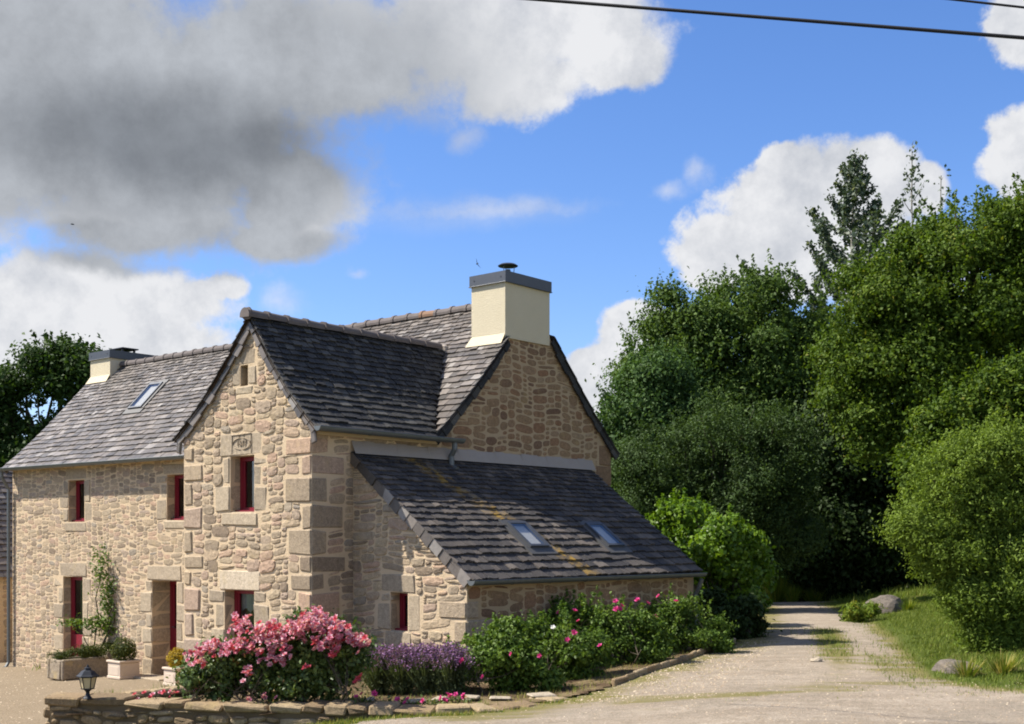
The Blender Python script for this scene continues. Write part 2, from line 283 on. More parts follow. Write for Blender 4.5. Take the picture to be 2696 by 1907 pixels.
# ------------------------------------------------------------------ mesh helpers
class MB:
    def __init__(s): s.v = []; s.f = []; s.r = []; s.l = []; s.cur = 0.5; s.lc = 0.0
    def add(s, verts, faces, rnd=None, lich=None):
        o = len(s.v); s.v.extend(tuple(p) for p in verts); s.f.extend(tuple(i + o for i in f) for f in faces)
        s.r.extend([s.cur if rnd is None else rnd] * len(verts)); s.l.extend([s.lc if lich is None else lich] * len(verts))
    def box(s, c, d, rot=None):
        x, y, z = (q / 2 for q in d)
        vs = [Vector((a * x, b * y, e * z)) for e in (-1, 1) for b in (-1, 1) for a in (-1, 1)]
        if rot is not None: vs = [rot @ v for v in vs]
        s.add([v + Vector(c) for v in vs], [(0,2,3,1),(4,5,7,6),(0,1,5,4),(2,6,7,3),(0,4,6,2),(1,3,7,5)])
    def block(s, c, d, bev=0.02, jit=0.0, rnd=None, rot=None):
        """chamfered block with slightly irregular corners"""
        c = Vector(c); h = [q / 2 for q in d]; ids = {}; vs = []
        for i in range(8):
            sg = [1 if i >> k & 1 else -1 for k in range(3)]
            jt = jit if hasattr(jit, '__len__') else (jit, jit, jit); j = [random.uniform(-q, q) for q in jt]
            for k in range(3):
                p = Vector([sg[m] * (h[m] - (0 if m == k else min(bev, h[m] * .6))) + j[m] for m in range(3)])
                ids[i, k] = len(vs); vs.append((rot @ p if rot is not None else p) + c)
        fs = []
        for k in range(3):
            a, b = (k + 1) % 3, (k + 2) % 3
            for sg in (0, 1):
                q = [sg << k | x << a | y << b for x, y in ((0,0),(1,0),(1,1),(0,1))]
                f = [ids[i, k] for i in q]; fs.append(f if sg else f[::-1])
            for x in (0, 1):
                for y in (0, 1):
                    c1 = x << a | y << b; c2 = c1 | 1 << k
                    f = [ids[c1, a], ids[c2, a], ids[c2, b], ids[c1, b]]
                    fs.append(f if x == y else f[::-1])
        for i in range(8):
            f = [ids[i, 0], ids[i, 1], ids[i, 2]]
            fs.append(f if bin(i).count('1') % 2 else f[::-1])
        s.add(vs, fs, rnd)
    def tube(s, pts, rad, n=8, cap=True, a0=0.0, a1=2 * math.pi):
        pts = [Vector(p) for p in pts]; rad = rad if hasattr(rad, '__len__') else [rad] * len(pts)
        closed = abs(a1 - a0 - 2 * math.pi) < 1e-6; m = n if closed else n + 1
        vs = []; up = None
        for i, p in enumerate(pts):
            d = (pts[min(i + 1, len(pts) - 1)] - pts[max(i - 1, 0)]).normalized()
            if up is None: up = Vector((0, 0, 1)) if abs(d.z) < .9 else Vector((1, 0, 0))
            x = d.cross(up).normalized(); y = x.cross(d).normalized()
            for k in range(m):
                a = a0 + (a1 - a0) * k / n
                vs.append(p + (x * math.cos(a) + y * math.sin(a)) * rad[i])
        fs = []
        for i in range(len(pts) - 1):
            for k in range(n if closed else n):
                k2 = (k + 1) % m
                fs.append((i * m + k, i * m + k2, (i + 1) * m + k2, (i + 1) * m + k))
        if cap: fs.append(tuple(range(m))[::-1]); fs.append(tuple((len(pts) - 1) * m + k for k in range(m)))
        s.add(vs, fs)
    def lathe(s, c, prof, n=12, a0=0.0):
        c = Vector(c); vs = []
        for r, z in prof:
            for k in range(n):
                a = a0 + 2 * math.pi * k / n; vs.append(c + Vector((r * math.cos(a), r * math.sin(a), z)))
        fs = [(i * n + k, i * n + (k + 1) % n, (i + 1) * n + (k + 1) % n, (i + 1) * n + k) for i in range(len(prof) - 1) for k in range(n)]
        fs.append(tuple(range(n))[::-1]); fs.append(tuple((len(prof) - 1) * n + k for k in range(n)))
        s.add(vs, fs)
    def mesh(s, name, mat, smooth=False):
        me = bpy.data.meshes.new(name); me.from_pydata(s.v, [], s.f)
        a = me.attributes.new('rnd', 'FLOAT', 'POINT'); a.data.foreach_set('value', s.r)
        if any(s.l):
            b = me.attributes.new('lich', 'FLOAT', 'POINT'); b.data.foreach_set('value', s.l)
        me.materials.append(mat)
        if smooth: me.polygons.foreach_set('use_smooth', [True] * len(me.polygons))
        me.update(); return me
    def build(s, name, mat, parent=None, smooth=False):
        return link(name, s.mesh(name, mat, smooth), parent)
def link(name, me, parent=None):
    o = bpy.data.objects.new(name, me); col.objects.link(o)
    if parent is not None: o.parent = parent
    return o
def tag(o, label=None, cat=None, group=None, kind=None):
    if label: o['label'] = label
    if cat: o['category'] = cat
    if group: o['group'] = group
    if kind: o['kind'] = kind
    return o
def thing(name, label, cat, loc=(0, 0, 0), rz=0.0, group=None):
    o = bpy.data.objects.new(name, None); col.objects.link(o); o.location = loc; o.rotation_euler = (0, 0, rz)
    o.empty_display_size = 0.3
    return tag(o, label, cat, group)
def npmesh(name, V, Fq, mat, parent=None, rnd=None):
    """V (n,3), Fq (m,k) -> object"""
    me = bpy.data.meshes.new(name); k = Fq.shape[1]
    me.vertices.add(len(V)); me.vertices.foreach_set('co', np.ascontiguousarray(V, np.float32).ravel())
    me.loops.add(Fq.size); me.loops.foreach_set('vertex_index', np.ascontiguousarray(Fq, np.int32).ravel())
    me.polygons.add(len(Fq)); me.polygons.foreach_set('loop_start', np.arange(0, Fq.size, k, dtype=np.int32))
    me.update(calc_edges=True)
    if rnd is not None:
        a = me.attributes.new('rnd', 'FLOAT', 'POINT'); a.data.foreach_set('value', np.ascontiguousarray(rnd, np.float32))
    me.materials.append(mat)
    return link(name, me, parent)

# ------------------------------------------------------------------ ground
def sst(x): x = np.clip(x, 0, 1); return x * x * (3 - 2 * x)
def hgt(x, y):
    x = np.asarray(x, float); y = np.asarray(y, float)
    low = np.where(x < -8, -0.15 + 0.045 * (x + 8), -0.15); low = np.maximum(low, -0.6)
    s = sst((x + 7.5) / 7.0)
    z = low * (1 - s) + 0.78 * s
    z = z + 0.16 * sst(x / 3.0) + 0.15 * np.clip(x - 6.4 - .155 * np.clip(y - 16, 0, 40), 0, 12) * sst((y - 12) / 8)
    z = z - 0.10 * np.clip(y - 38.5, 0, 30) * sst((x + 2) / 6)
    z = z - 0.02 * np.clip(y - 75, 0, 150)
    return z + 0.018 * np.sin(x * 1.7 + 0.6 * y) * np.sin(y * 1.1 - 0.3 * x)
def hz(x, y): return float(hgt(x, y))
def inpoly(X, Y, poly):
    ins = np.zeros(X.shape, bool); n = len(poly)
    for i in range(n):
        x1, y1 = poly[i]; x2, y2 = poly[(i + 1) % n]
        c = ((y1 > Y) != (y2 > Y)) & (X < (x2 - x1) * (Y - y1) / (y2 - y1 + 1e-12) + x1)
        ins ^= c
    return ins
def distpoly(X, Y, line):
    d = np.full(X.shape, 1e9)
    for (x1, y1), (x2, y2) in zip(line[:-1], line[1:]):
        dx, dy = x2 - x1, y2 - y1; t = np.clip(((X - x1) * dx + (Y - y1) * dy) / (dx * dx + dy * dy), 0, 1)
        d = np.minimum(d, np.hypot(X - x1 - t * dx, Y - y1 - t * dy))
    return d
def sheet(name, poly, step, zf, mat, kind='structure', maskf=None):
    xs = [p[0] for p in poly]; ys = [p[1] for p in poly]
    gx = np.arange(min(xs), max(xs) + step, step); gy = np.arange(min(ys), max(ys) + step, step)
    X, Y = np.meshgrid(gx, gy); nx = len(gx)
    cx, cy = X[:-1, :-1] + step / 2, Y[:-1, :-1] + step / 2
    jit = 0.12 * np.sin(cx * 3.1 + cy * 2.3) + 0.10 * np.sin(cx * 7.7 - cy * 5.1)
    ok = inpoly(cx + jit, cy + jit, poly)
    idx = np.arange(X.size).reshape(X.shape)
    Fq = np.stack([idx[:-1, :-1][ok], idx[:-1, 1:][ok], idx[1:, 1:][ok], idx[1:, :-1][ok]], 1)
    V = np.stack([X.ravel(), Y.ravel(), zf(X, Y).ravel()], 1)
    used = np.unique(Fq); rem = np.full(len(V), -1); rem[used] = np.arange(len(used))
    m = maskf(X, Y).ravel()[used] if maskf else np.zeros(len(used))
    o = npmesh(name, V[used], rem[Fq], mat, None, m); o['kind'] = kind
    o.data.polygons.foreach_set('use_smooth', [True] * len(o.data.polygons))
    return o
def f_ground(t):
    p = pos(t); n = t.noise(p, 1.3, 6, 0.65); s = t.noise(p, 25, 5, 0.7)
    c = t.mix(t.ss(n.outputs[0], 0.52, 0.74), (0.075, 0.105, 0.018, 1), (0.19, 0.165, 0.055, 1))
    c = t.mix(s.outputs[0], t.mix(1.0, c, (0.55, 0.55, 0.5, 1), 'MULTIPLY'), c)
    return bsdf(t, c, 0.95, 0.1, 0, s.outputs[0], 0.06, 1.0)
GROUND = material('verge_turf', f_ground)
def f_track(t):
    p = pos(t); n = t.noise(p, 0.55, 6, 0.6); s = t.noise(p, 30, 5, 0.75); s2 = t.noise(p, 110, 3, 0.7)
    st = t.noise(t.vmath('MULTIPLY', p, (0.35, 1.6, 1)), 1.2, 6, 0.65)
    c = t.mix(t.ss(st.outputs[0], 0.35, 0.65), (0.375, 0.31, 0.235, 1), (0.485, 0.41, 0.322, 1))
    c = t.mix(t.math('MULTIPLY', t.ss(n.outputs[0], 0.45, 0.65), 0.65), c, (0.33, 0.285, 0.225, 1))
    m2 = t.noise(p, 5.0, 7, 0.7)
    c = t.mix(t.ss(m2.outputs[0], 0.42, 0.68, 0.0, 0.55), c, (0.27, 0.225, 0.165, 1))
    c = t.mix(t.ss(s.outputs[0], 0.25, 0.7), t.mix(1.0, c, (0.52, 0.50, 0.47, 1), 'MULTIPLY'), c)
    c = t.mix(t.math('MULTIPLY', t.ss(s2.outputs[0], 0.60, 0.72), 0.5), c, (0.60, 0.53, 0.42, 1))
    g = t.mix(t.ss(s.outputs[0], 0.35, 0.65), (0.13, 0.14, 0.035, 1), (0.25, 0.195, 0.09, 1))
    rut = t.noise(t.vmath('MULTIPLY', p, (0.9, 0.12, 1)), 2.2, 4, 0.6)
    c = t.mix(t.ss(rut.outputs[0], 0.50, 0.66, 0.0, 0.35), c, (0.30, 0.25, 0.19, 1))
    g = t.mix(t.ss(attr(t, 'rnd'), 0.72, 0.96), g, t.mix(s.outputs[0], (0.05, 0.07, 0.012, 1), (0.10, 0.13, 0.025, 1)))
    gm = t.ss(t.math('ADD', attr(t, 'rnd'), t.math('ADD', t.math('MULTIPLY', t.math('SUBTRACT', st.outputs[0], 0.5), 1.5), t.math('MULTIPLY', t.math('SUBTRACT', s.outputs[0], 0.5), 0.8))), 0.42, 0.72)
    c = t.mix(gm, c, g)
    h = t.math('ADD', t.math('MULTIPLY', s.outputs[0], 1.0), t.math('MULTIPLY', s2.outputs[0], 0.5))
    return bsdf(t, c, 0.95, 0.12, 0, h, 0.035, 0.8)
TRACK = material('sandy_gravel_track', f_track)
def f_court(t):
    p = pos(t); n = t.noise(p, 0.8, 5, 0.6); s = t.noise(p, 28, 5, 0.75)
    c = t.mix(n.outputs[0], (0.26, 0.205, 0.138, 1), (0.33, 0.265, 0.185, 1))
    c = t.mix(t.ss(s.outputs[0], 0.3, 0.7), t.mix(1.0, c, (0.62, 0.60, 0.56, 1), 'MULTIPLY'), c)
    return bsdf(t, c, 0.95, 0.1, 0, s.outputs[0], 0.03, 0.9)
COURT = material('courtyard_gravel', f_court)
def f_soil(t):
    p = pos(t); n = t.noise(p, 2.2, 6, 0.65); s = t.noise(p, 34, 5, 0.75)
    c = t.mix(t.ss(n.outputs[0], 0.42, 0.62), (0.10, 0.065, 0.038, 1), (0.25, 0.19, 0.10, 1))
    c = t.mix(t.ss(s.outputs[0], 0.55, 0.7), c, (0.34, 0.26, 0.15, 1))
    return bsdf(t, c, 0.95, 0.1, 0, s.outputs[0], 0.05, 1.0)
SOIL = material('bed_soil', f_soil)

# near ground fine, far ground coarse: one sheet
gx = np.unique(np.concatenate([np.arange(-900, -40, 60), np.arange(-40, -16, 2), np.arange(-16, 20, 0.4), np.arange(20, 40, 2), np.arange(40, 901, 60)]))
gy = np.unique(np.concatenate([np.arange(-60, 6, 6), np.arange(6, 46, 0.4), np.arange(46, 100, 3), np.arange(100, 1500, 80)]))
X, Y = np.meshgrid(gx, gy); idx = np.arange(X.size).reshape(X.shape)
g = npmesh('ground', np.stack([X.ravel(), Y.ravel(), hgt(X, Y).ravel()], 1),
           np.stack([idx[:-1, :-1].ravel(), idx[:-1, 1:].ravel(), idx[1:, 1:].ravel(), idx[1:, :-1].ravel()], 1), GROUND)
g['kind'] = 'structure'; g.data.polygons.foreach_set('use_smooth', [True] * len(g.data.polygons))

TRACK_POLY = [(-6.5, 14.6), (-3.0, 14.9), (-0.6, 15.25), (0.55, 16.0), (1.45, 17.5), (2.9, 20.6), (4.4, 23.6), (5.7, 28.0), (7.6, 37.5), (7.9, 41), (10.2, 41),
              (10.0, 37.5), (9.3, 31), (8.3, 25.5), (7.1, 20.5), (6.5, 17.9), (7.0, 16.4), (12, 15.6), (12, 5), (-6.5, 5)]
def track_mask(X, Y):
    e = distpoly(X, Y, TRACK_POLY[2:9]); e2 = distpoly(X, Y, TRACK_POLY[11:18])
    m = np.maximum(sst(1 - e / 1.5) * 0.78, sst(1 - e2 / 1.3))
    m = np.maximum(m, .58 * sst(1 - distpoly(X, Y, [(1.5, 15.6), (4.5, 16.6), (5.8, 17.6), (6.4, 21)]) / 1.4))
    c = distpoly(X, Y, [(4.6, 17.2), (5.4, 20.0), (6.35, 24.2), (6.9, 27.0)])
    m = np.maximum(m, sst(1 - c / 0.75) * (0.45 + 0.4 * sst((Y - 18) / 5)))
    return m
sheet('track', TRACK_POLY, 0.2, lambda x, y: hgt(x, y) + 0.015, TRACK, maskf=track_mask)
sheet('courtyard', [(-22, 14), (-6.6, 14), (-5.6, 16.8), (-4.9, 18.3), (-3.4, 19.8), (-1, 24), (-8, 36), (-22, 40)], 0.4, lambda x, y: hgt(x, y) + 0.015, COURT)
# raised flower bed behind the garden wall
BED_POLY = [(-6.15, 16.75), (-5.9, 17.25), (-4.9, 18.25), (-3.3, 19.75), (-2.0, 19.6), (0.2, 19.0), (3.9, 24.1), (4.35, 23.5), (2.9, 20.5), (1.4, 17.35), (0.6, 16.3), (-0.5, 15.75), (-2.4, 15.85), (-4.6, 16.35)]
def bedz(x, y):
    x = np.asarray(x, float)
    return np.maximum(0.60 + 0.17 * sst((x + 5.2) / 3.2) + 0.012 * np.sin(5 * x + 3 * y), np.where(x > -1.5, hgt(x, y) + 0.03, -9))
sheet('flower_bed', BED_POLY, 0.12, bedz, SOIL)

# ------------------------------------------------------------------ the farmhouse (local x along the facade, y into the depth)
W0 = Vector((-3.22, 19.6, 0.0)); A = Vector((0.765, -0.644, 0)); B = Vector((0.644, 0.765, 0))
HROT = math.atan2(-0.644, 0.765)
house = thing('farmhouse', 'long granite farmhouse with slate roofs, cream chimneys and red windows', 'house', W0, HROT)
def h2w(p): return W0 + A * p[0] + B * p[1] + Vector((0, 0, p[2]))
ZE = 4.86                                    # wall plate
def interp(x, pts):
    for (x0, y0), (x1, y1) in zip(pts[:-1], pts[1:]):
        if (x0 <= x <= x1) or (x1 <= x <= x0): return y0 + (y1 - y0) * (x - x0) / (x1 - x0)
    return pts[0][1] if abs(x - pts[0][0]) < abs(x - pts[-1][0]) else pts[-1][1]
MAIN = [(2.74, 4.76), (3.15, 5.12), (3.7, 5.63), (4.4, 6.36), (5.60, 7.65)]         # depth, height of the front slope
RID = -1.51; KL = (3.47 + .18 + RID) / (.18 - RID)
WING = [(0.18, 4.75), (-0.12, 5.02), (-0.5, 5.39), (-1.0, 6.00), (RID, 6.72)]     # across, height of the wing's right slope
LEAN = [(2.68, 2.35), (0.0, 4.40)]
W = 3.47; LEN = 15.32; DEP = 8.25; MF = 3.0; LT0, LT1, LA = 0.89, 7.42, 2.56

pieces = {}                                   # name -> list of pieces of masonry and slating
def piece(name, verts, faces, mat, parent, rnd, nrm, lich=0.0, hidden=False):
    c = h2w(sum((Vector(v) for v in verts), Vector()) / len(verts)); d = c - Vector((0, 0, CAMZ))
    nw = A * nrm[0] + B * nrm[1] + Vector((0, 0, nrm[2]))
    px, py = PX + F * d.x / d.y, PY - F * d.z / d.y
    us = [PX + F * (h2w(v).x) / h2w(v).y for v in verts]; vs = [PY - F * (h2w(v).z - CAMZ) / h2w(v).y for v in verts]
    area = (max(us) - min(us)) * (max(vs) - min(vs))
    if hidden or nw.dot(d) > 0 or not (-10 < px < 2706 and -10 < py < 1915): area *= 1e-6
    pieces.setdefault(name, []).append((area, verts, faces, mat, parent, rnd, lich))

class Plane:
    def __init__(s, o, u, n): s.o = Vector(o); s.u = Vector(u); s.n = Vector(n)
    def p(s, u, z, d=0.0): return s.o + s.u * u + s.n * d + Vector((0, 0, z))
FRONT = Plane((0, MF, 0), (1, 0, 0), (0, -1, 0)); WFRONT = Plane((0, 0, 0), (1, 0, 0), (0, -1, 0))
WSIDE = Plane((0, 0, 0), (0, 1, 0), (1, 0, 0)); GABLE = WSIDE
LFRONT = Plane((0, LT0, 0), (1, 0, 0), (0, -1, 0)); LSIDE = Plane((LA, 0, 0), (0, 1, 0), (1, 0, 0))

def wall_part(name, pl, outline, holes, mat, rev=0.28):
    """mortar face with openings and their reveals"""
    holes = [(a - .008, b + .008, c - .008, d + .008) for a, b, c, d in holes]
    loops = [[Vector((u, z, 0)) for u, z in outline]] + [[Vector(q) for q in ((a, c, 0), (b, c, 0), (b, d, 0), (a, d, 0))] for a, b, c, d in holes]
    flat = [v for l in loops for v in l]; tris = geometry.tessellate_polygon(loops)
    m = MB(); m.add([pl.p(v.x, v.y) for v in flat], tris)
    for a, b, c, d in holes:
        q = [(a, c), (b, c), (b, d), (a, d)]
        for i in range(4):
            (u1, z1), (u2, z2) = q[i], q[(i + 1) % 4]
            m.add([pl.p(u1, z1), pl.p(u2, z2), pl.p(u2, z2, -rev), pl.p(u1, z1, -rev)], [(0, 1, 2, 3)])
    return m.build(name, mat, house)

def pack(pl, umin, umax, zmin, zmax, inside, solid, cell, sizes, seed, mat, parent, bulge, gap=0.016, hiddenf=None, name='stone', sq=(3.2, 7.0), darkp=0.0, emit=None, wide=1.7):
    """rubble masonry: stones of random size packed on the wall, corners rounded, faces hewn"""
    rd = random.Random(seed); cu_, cz_ = cell * wide, cell * .82
    nu, nz = int((umax - umin) / cu_), int((zmax - zmin) / cz_)
    occ = np.zeros((nz + 1, nu + 1), bool)
    for j in range(nz):
        for i in range(nu):
            u, z = umin + (i + .5) * cu_, zmin + (j + .5) * cz_
            if not inside(u, z) or any(a - .004 < u < b + .004 and c - .004 < z < d + .004 for a, b, c, d in solid): occ[j, i] = True
    occ[nz, :] = True; occ[:, nu] = True
    k1, k2, k3 = rd.uniform(1, 3), rd.uniform(1, 3), rd.uniform(0, 6)
    for j in range(nz):
        i = 0
        while i < nu:
            if occ[j, i]: i += 1; continue
            run = 0
            while i + run < nu and not occ[j, i + run] and run < 14: run += 1
            wt, ht = rd.choices(sizes, [q[2] for q in sizes])[0][:2]
            wt = max(1, wt + rd.choice((-1, 0, 0, 1))); 
            wv = min(wt, run)
            if run - wv == 1: wv = run if run <= wt + 1 else wv - 1
            wv = max(1, wv); hv = 1
            hmx = max(1, int(wv * wide * 1.05))
            while hv < min(ht, hmx) and j + hv < nz and not occ[j + hv, i:i + wv].any(): hv += 1
            occ[j:j + hv, i:i + wv] = True
            u0, z0, sw, sh = umin + i * cu_, zmin + j * cz_, wv * cu_, hv * cz_
            i += wv
            if wv == 1 and hv == 1 and rd.random() < .35: continue
            cu, cz = u0 + sw / 2, z0 + sh / 2
            a, b = sw / 2 - gap * rd.uniform(.6, 1.5), sh / 2 - gap * rd.uniform(.6, 1.5)
            e = rd.uniform(*sq); n = 10 if sw * sh < .02 else 13
            ph = rd.uniform(0, 6.3); tilt = rd.gauss(0, .04); ring = []
            for k in range(n):
                t = 2 * math.pi * k / n + .1; ct, st = math.cos(t), math.sin(t)
                rr = (abs(ct) ** e + abs(st) ** e) ** (-1 / e) * (1 + .04 * math.sin(2 * t + ph) + .04 + rd.uniform(-.06, .06))
                x, y = a * rr * ct, b * rr * st
                x, y = x - tilt * y, y + tilt * x
                uu, zz = cu + x, cz + y
                uu += .022 * math.sin(k1 * 1.6 * zz + k3)
                zz += .030 * math.sin(k2 * .35 * uu + k3)
                ring.append((uu, zz))
            mu = sum(q[0] for q in ring) / n; mz = sum(q[1] for q in ring) / n
            bl = bulge * rd.uniform(.45, 1.5) * min(1.0, .55 + 2 * min(a, b))
            vs = [pl.p(u, z, -.005) for u, z in ring]
            ins = min(.86, max(.62, 1 - .014 / max(.015, min(a, b))))
            vs += [pl.p(mu + (u - mu) * (ins + .10), mz + (z - mz) * (ins + .10), bl * rd.uniform(.55, .95)) for u, z in ring]
            vs += [pl.p(mu + (u - mu) * ins * .55, mz + (z - mz) * ins * .55, bl * rd.uniform(.8, 1.25)) for u, z in ring[::2]]
            m2 = len(ring[::2]); fs = [(k, (k + 1) % n, n + (k + 1) % n, n + k) for k in range(n)]
            for q in range(m2):
                k = 2 * q; k2 = (k + 2) if k + 2 < n else n
                q2 = (q + 1) % m2
                for kk in range(k, k2): fs.append((n + kk, n + (kk + 1) % n, 2 * n + q))
                fs.append((n + k2 % n, 2 * n + q2, 2 * n + q))
            fs.append(tuple(2 * n + q for q in range(m2)))
            rv = min(1.0, max(0.0, rd.random() ** 1.0 - (darkp if rd.random() < .3 else 0)))
            if emit: emit(vs, fs, rv)
            else: piece(name, vs, fs, mat, parent, rv, pl.n, hidden=bool(hiddenf and hiddenf(cu, cz)))
FINE = [(3,2,5),(4,2,5),(5,3,5),(4,3,5),(6,3,3),(3,3,4),(7,4,2),(6,4,2),(2,1,2),(5,2,4),(8,2,1),(4,4,1.5)]
COARSE = [(5,3,5),(4,3,4),(6,4,4),(7,3,4),(5,2,4),(8,5,1.6),(6,5,1.2),(3,2,4),(9,2,1.2),(4,4,2),(2,1,2)]
ROUND = [(5,4,4),(4,3,5),(6,4,3),(5,3,4),(3,3,4),(7,3,2),(6,5,1.5),(4,2,3),(3,2,3),(8,2,1),(2,2,3),(7,5,.8)]
GFINE = [(5,2,5),(6,3,5),(4,2,4),(4,3,4),(7,3,2),(8,2,2),(3,2,3)]

# openings (u0, u1, z0, z1)
H_FRONT = [(-12.58, -11.86, 3.385, 4.39), (-8.42, -7.72, 3.385, 4.39), (-12.82, -11.94, -.25, 2.03), (-9.0, -8.06, -.15, 2.02)]
H_WING = [(-2.115, -1.476, 3.43, 4.385), (-2.276, -1.476, 1.05, 2.10), (-1.84, -1.645, 5.58, 5.92)]
H_LEAN = [(0.90, 1.28, 1.49, 2.11)]

dressed = []                                  # (name, plane, rect, label)
def dress(name, pl, rect, out=0.012, deep=0.26, label=None, rnd=None):
    dressed.append((name, pl, rect, out, deep, label, random.random() * .8 if rnd is None else rnd))
def surround(pl, hole, lint, sill, rnd=None, jw=(.26, .42), hts=(.32, .5), right=True, deep=.26):
    u0, u1, z0, z1 = hole
    if lint: dress('lintel', pl, (u0 - lint[0], u1 + lint[1], z1, z1 + lint[2]), label=None, rnd=rnd, deep=deep)
    if sill: dress('sill', pl, (u0 - sill[0], u1 + sill[1], z0 - sill[2], z0), out=.016)
    for side in ((-1, 1) if right else (-1,)):
        z = z0; k = random.random() < .5
        while z < z1 - .02:
            h = min(random.uniform(*hts), z1 - z)
            if z1 - z - h < .16: h = z1 - z
            wd = jw[1] if k else jw[0]; wd *= random.uniform(.85, 1.15); k = not k
            r = (u0 - wd, u0, z + .006, z + h - .006) if side < 0 else (u1, u1 + wd, z + .006, z + h - .006)
            dress('jamb_stone', pl, r, deep=deep); z += h
surround(FRONT, H_FRONT[0], (.14, .12, .30), (.14, .12, .26)); surround(FRONT, H_FRONT[1], (.14, .1, .26), (.1, .1, .2))
surround(FRONT, H_FRONT[2], (.16, .2, .36), None); surround(FRONT, H_FRONT[3], (.2, .2, .36), None, deep=.54)
surround(WFRONT, H_WING[0], (.29, .22, .395), (.25, .12, .24), jw=(.22, .40)); surround(WFRONT, H_WING[1], (.14, .17, .33), None, rnd=1.0, jw=(.3, .46))
surround(WFRONT, H_WING[2], (.16, .22, .26), (.14, .14, .16), jw=(.22, .3), hts=(.3, .4))
surround(LFRONT, H_LEAN[0], (.22, .18, .32), (.14, .1, .24), jw=(.26, .32))
# quoins of the wing's right-hand corner, and of the far gable corner
quoins = []
z = 0.2; k = 0
while z < 4.5:
    h = random.uniform(.24, .46); h = min(h, 4.62 - z)
    quoins.append((z, z + h, (.60 if k % 2 else .30) * random.uniform(.8, 1.2), (.34 if k % 2 else .68) * random.uniform(.8, 1.15))); z += h; k += 1
LQ = []
z = .3; k = 0
while z < 2.1:
    h = random.uniform(.26, .42); LQ.append((z, z + h, .3 if k % 2 else .62, .62 if k % 2 else .3)); z += h; k += 1
LQ = [q for q in LQ if q[1] < 2.2]

def seg(a0, a1, prof): return [(a, z) for a, z in prof if a0 < a < a1]
lf = lambda a: RID - (a - RID) * KL
wing_out = [(-W, -.9), (0, -.9), (0, 4.86), (-.5, 5.33), (-1.0, 5.92), (RID, 6.64), (lf(-1.0), 5.92), (lf(-.5), 5.33), (-W, 4.86)]
def zmax_wing(u):
    d = u if u > RID else RID + (RID - u) / KL
    return interp(d, [(0.2, 4.70), (0, 4.82), (-.5, 5.28), (-1.0, 5.89), (RID, 6.60)])
main_out = [(-LEN, -1.2), (-W, -1.2), (-W, ZE), (-LEN, ZE)]
wf = wall_part('wall', FRONT, main_out, H_FRONT, MORTAR, .56); wf['label'] = 'sunlit front wall of the long main range'
ww = wall_part('wall', WFRONT, wing_out, H_WING, MORTAR); ww['label'] = 'sunlit gable wall of the projecting wing'
m_out = [(0, -.5), (MF + .02, -.5), (MF + .02, 4.94), (0, 4.80)]
ws = wall_part('wall', WSIDE, m_out, [], MORTAR); ws['label'] = 'shaded side wall of the projecting wing'
MIDT = 5.60
gab_out = [(MF + .02, -.5), (DEP, -.5), (DEP, 4.94), (MIDT, 7.52), (4.4, 6.24), (3.7, 5.52), (MF + .02, 4.94)]
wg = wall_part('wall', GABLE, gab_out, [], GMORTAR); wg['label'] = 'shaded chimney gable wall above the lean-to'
lf_out = [(0, -.3), (LA, -.3), (LA, 2.36), (0, 4.30)]
wl = wall_part('wall', LFRONT, lf_out, H_LEAN, MORTAR); wl['label'] = 'half shaded end wall of the lean-to'
wls = wall_part('wall', LSIDE, [(LT0, -.1), (LT1, -.1), (LT1, 2.38), (LT0, 2.38)], [], GMORTAR); wls['label'] = 'shaded low wall under the lean-to eaves'
# unseen sides close the shell
m = MB()
m.add([(-LEN, MF, -1.2), (-LEN, DEP, -1.2), (-LEN, DEP, 4.84), (-LEN, MIDT, 7.45), (-LEN, MF, 4.84)], [(0, 1, 2, 3, 4)])
m.add([(-LEN, DEP, -1.2), (0, DEP, -1.2), (0, DEP, 4.84), (-LEN, DEP, 4.84)], [(0, 1, 2, 3)])
m.add([(-W, 0, -1), (-W, MF, -1), (-W, MF, 4.8), (-W, 0, 4.8)], [(0, 1, 2, 3)])
m.add([(0, LT1, -.5), (LA, LT1, -.5), (LA, LT1, 2.3), (0, LT1, 4.3)], [(0, 1, 2, 3)])
m.build('wall', GMORTAR, house)
m = MB(); m.box((-LEN / 2, 5.6, 2.3), (LEN - .2, .1, 4.8)); m.box((-W / 2, 2.2, 2.4), (W - .2, .1, 5)); m.box((1.2, 2.4, 1.2), (2.3, .1, 2.2))
m.box((-LEN / 2, 4.3, 2.55), (LEN - .2, 2.4, .12)); m.box((-W / 2, 1.15, 2.55), (W - .1, 2.0, .12)); m.build('interior_partition', INTERIOR, house)

sol = lambda pl: [(r[0] - .012, r[1] + .012, r[2] - .012, r[3] + .012) for nm, p, r, *_ in dressed if p is pl]
pack(FRONT, -LEN, -W, -.6, ZE - .02, lambda u, z: True, sol(FRONT) + H_FRONT, .044, FINE, 11, STONE, wf, .011, gap=.002, wide=1.45, sq=(2.6, 5.5), hiddenf=lambda u, z: u > -7.6)
qs = [(-q[2] - .01, .2, q[0], q[1]) for q in quoins] + [(-W - .1, -W + q[3] * .8, q[0], q[1]) for q in quoins[::1]]
pack(WFRONT, -W, 0, -.3, 6.6, lambda u, z: z < zmax_wing(u) - .03, sol(WFRONT) + H_WING + qs, .050, ROUND, 12, STONE, ww, .024, gap=.003, wide=1.35, sq=(2.5, 4.5))
lean_z = lambda r: interp(r, LEAN)
pack(WSIDE, 0, MF, 0, 4.8, lambda t, z: True, [(-.1, q[3] + .01, q[0], q[1]) for q in quoins] + [(LT0 - .05, MF, 4.38, 4.62)], .052, COARSE, 13, STONE, ws, .013, gap=.006, hiddenf=lambda t, z: t > LT0 and z < 4.4, darkp=.25)
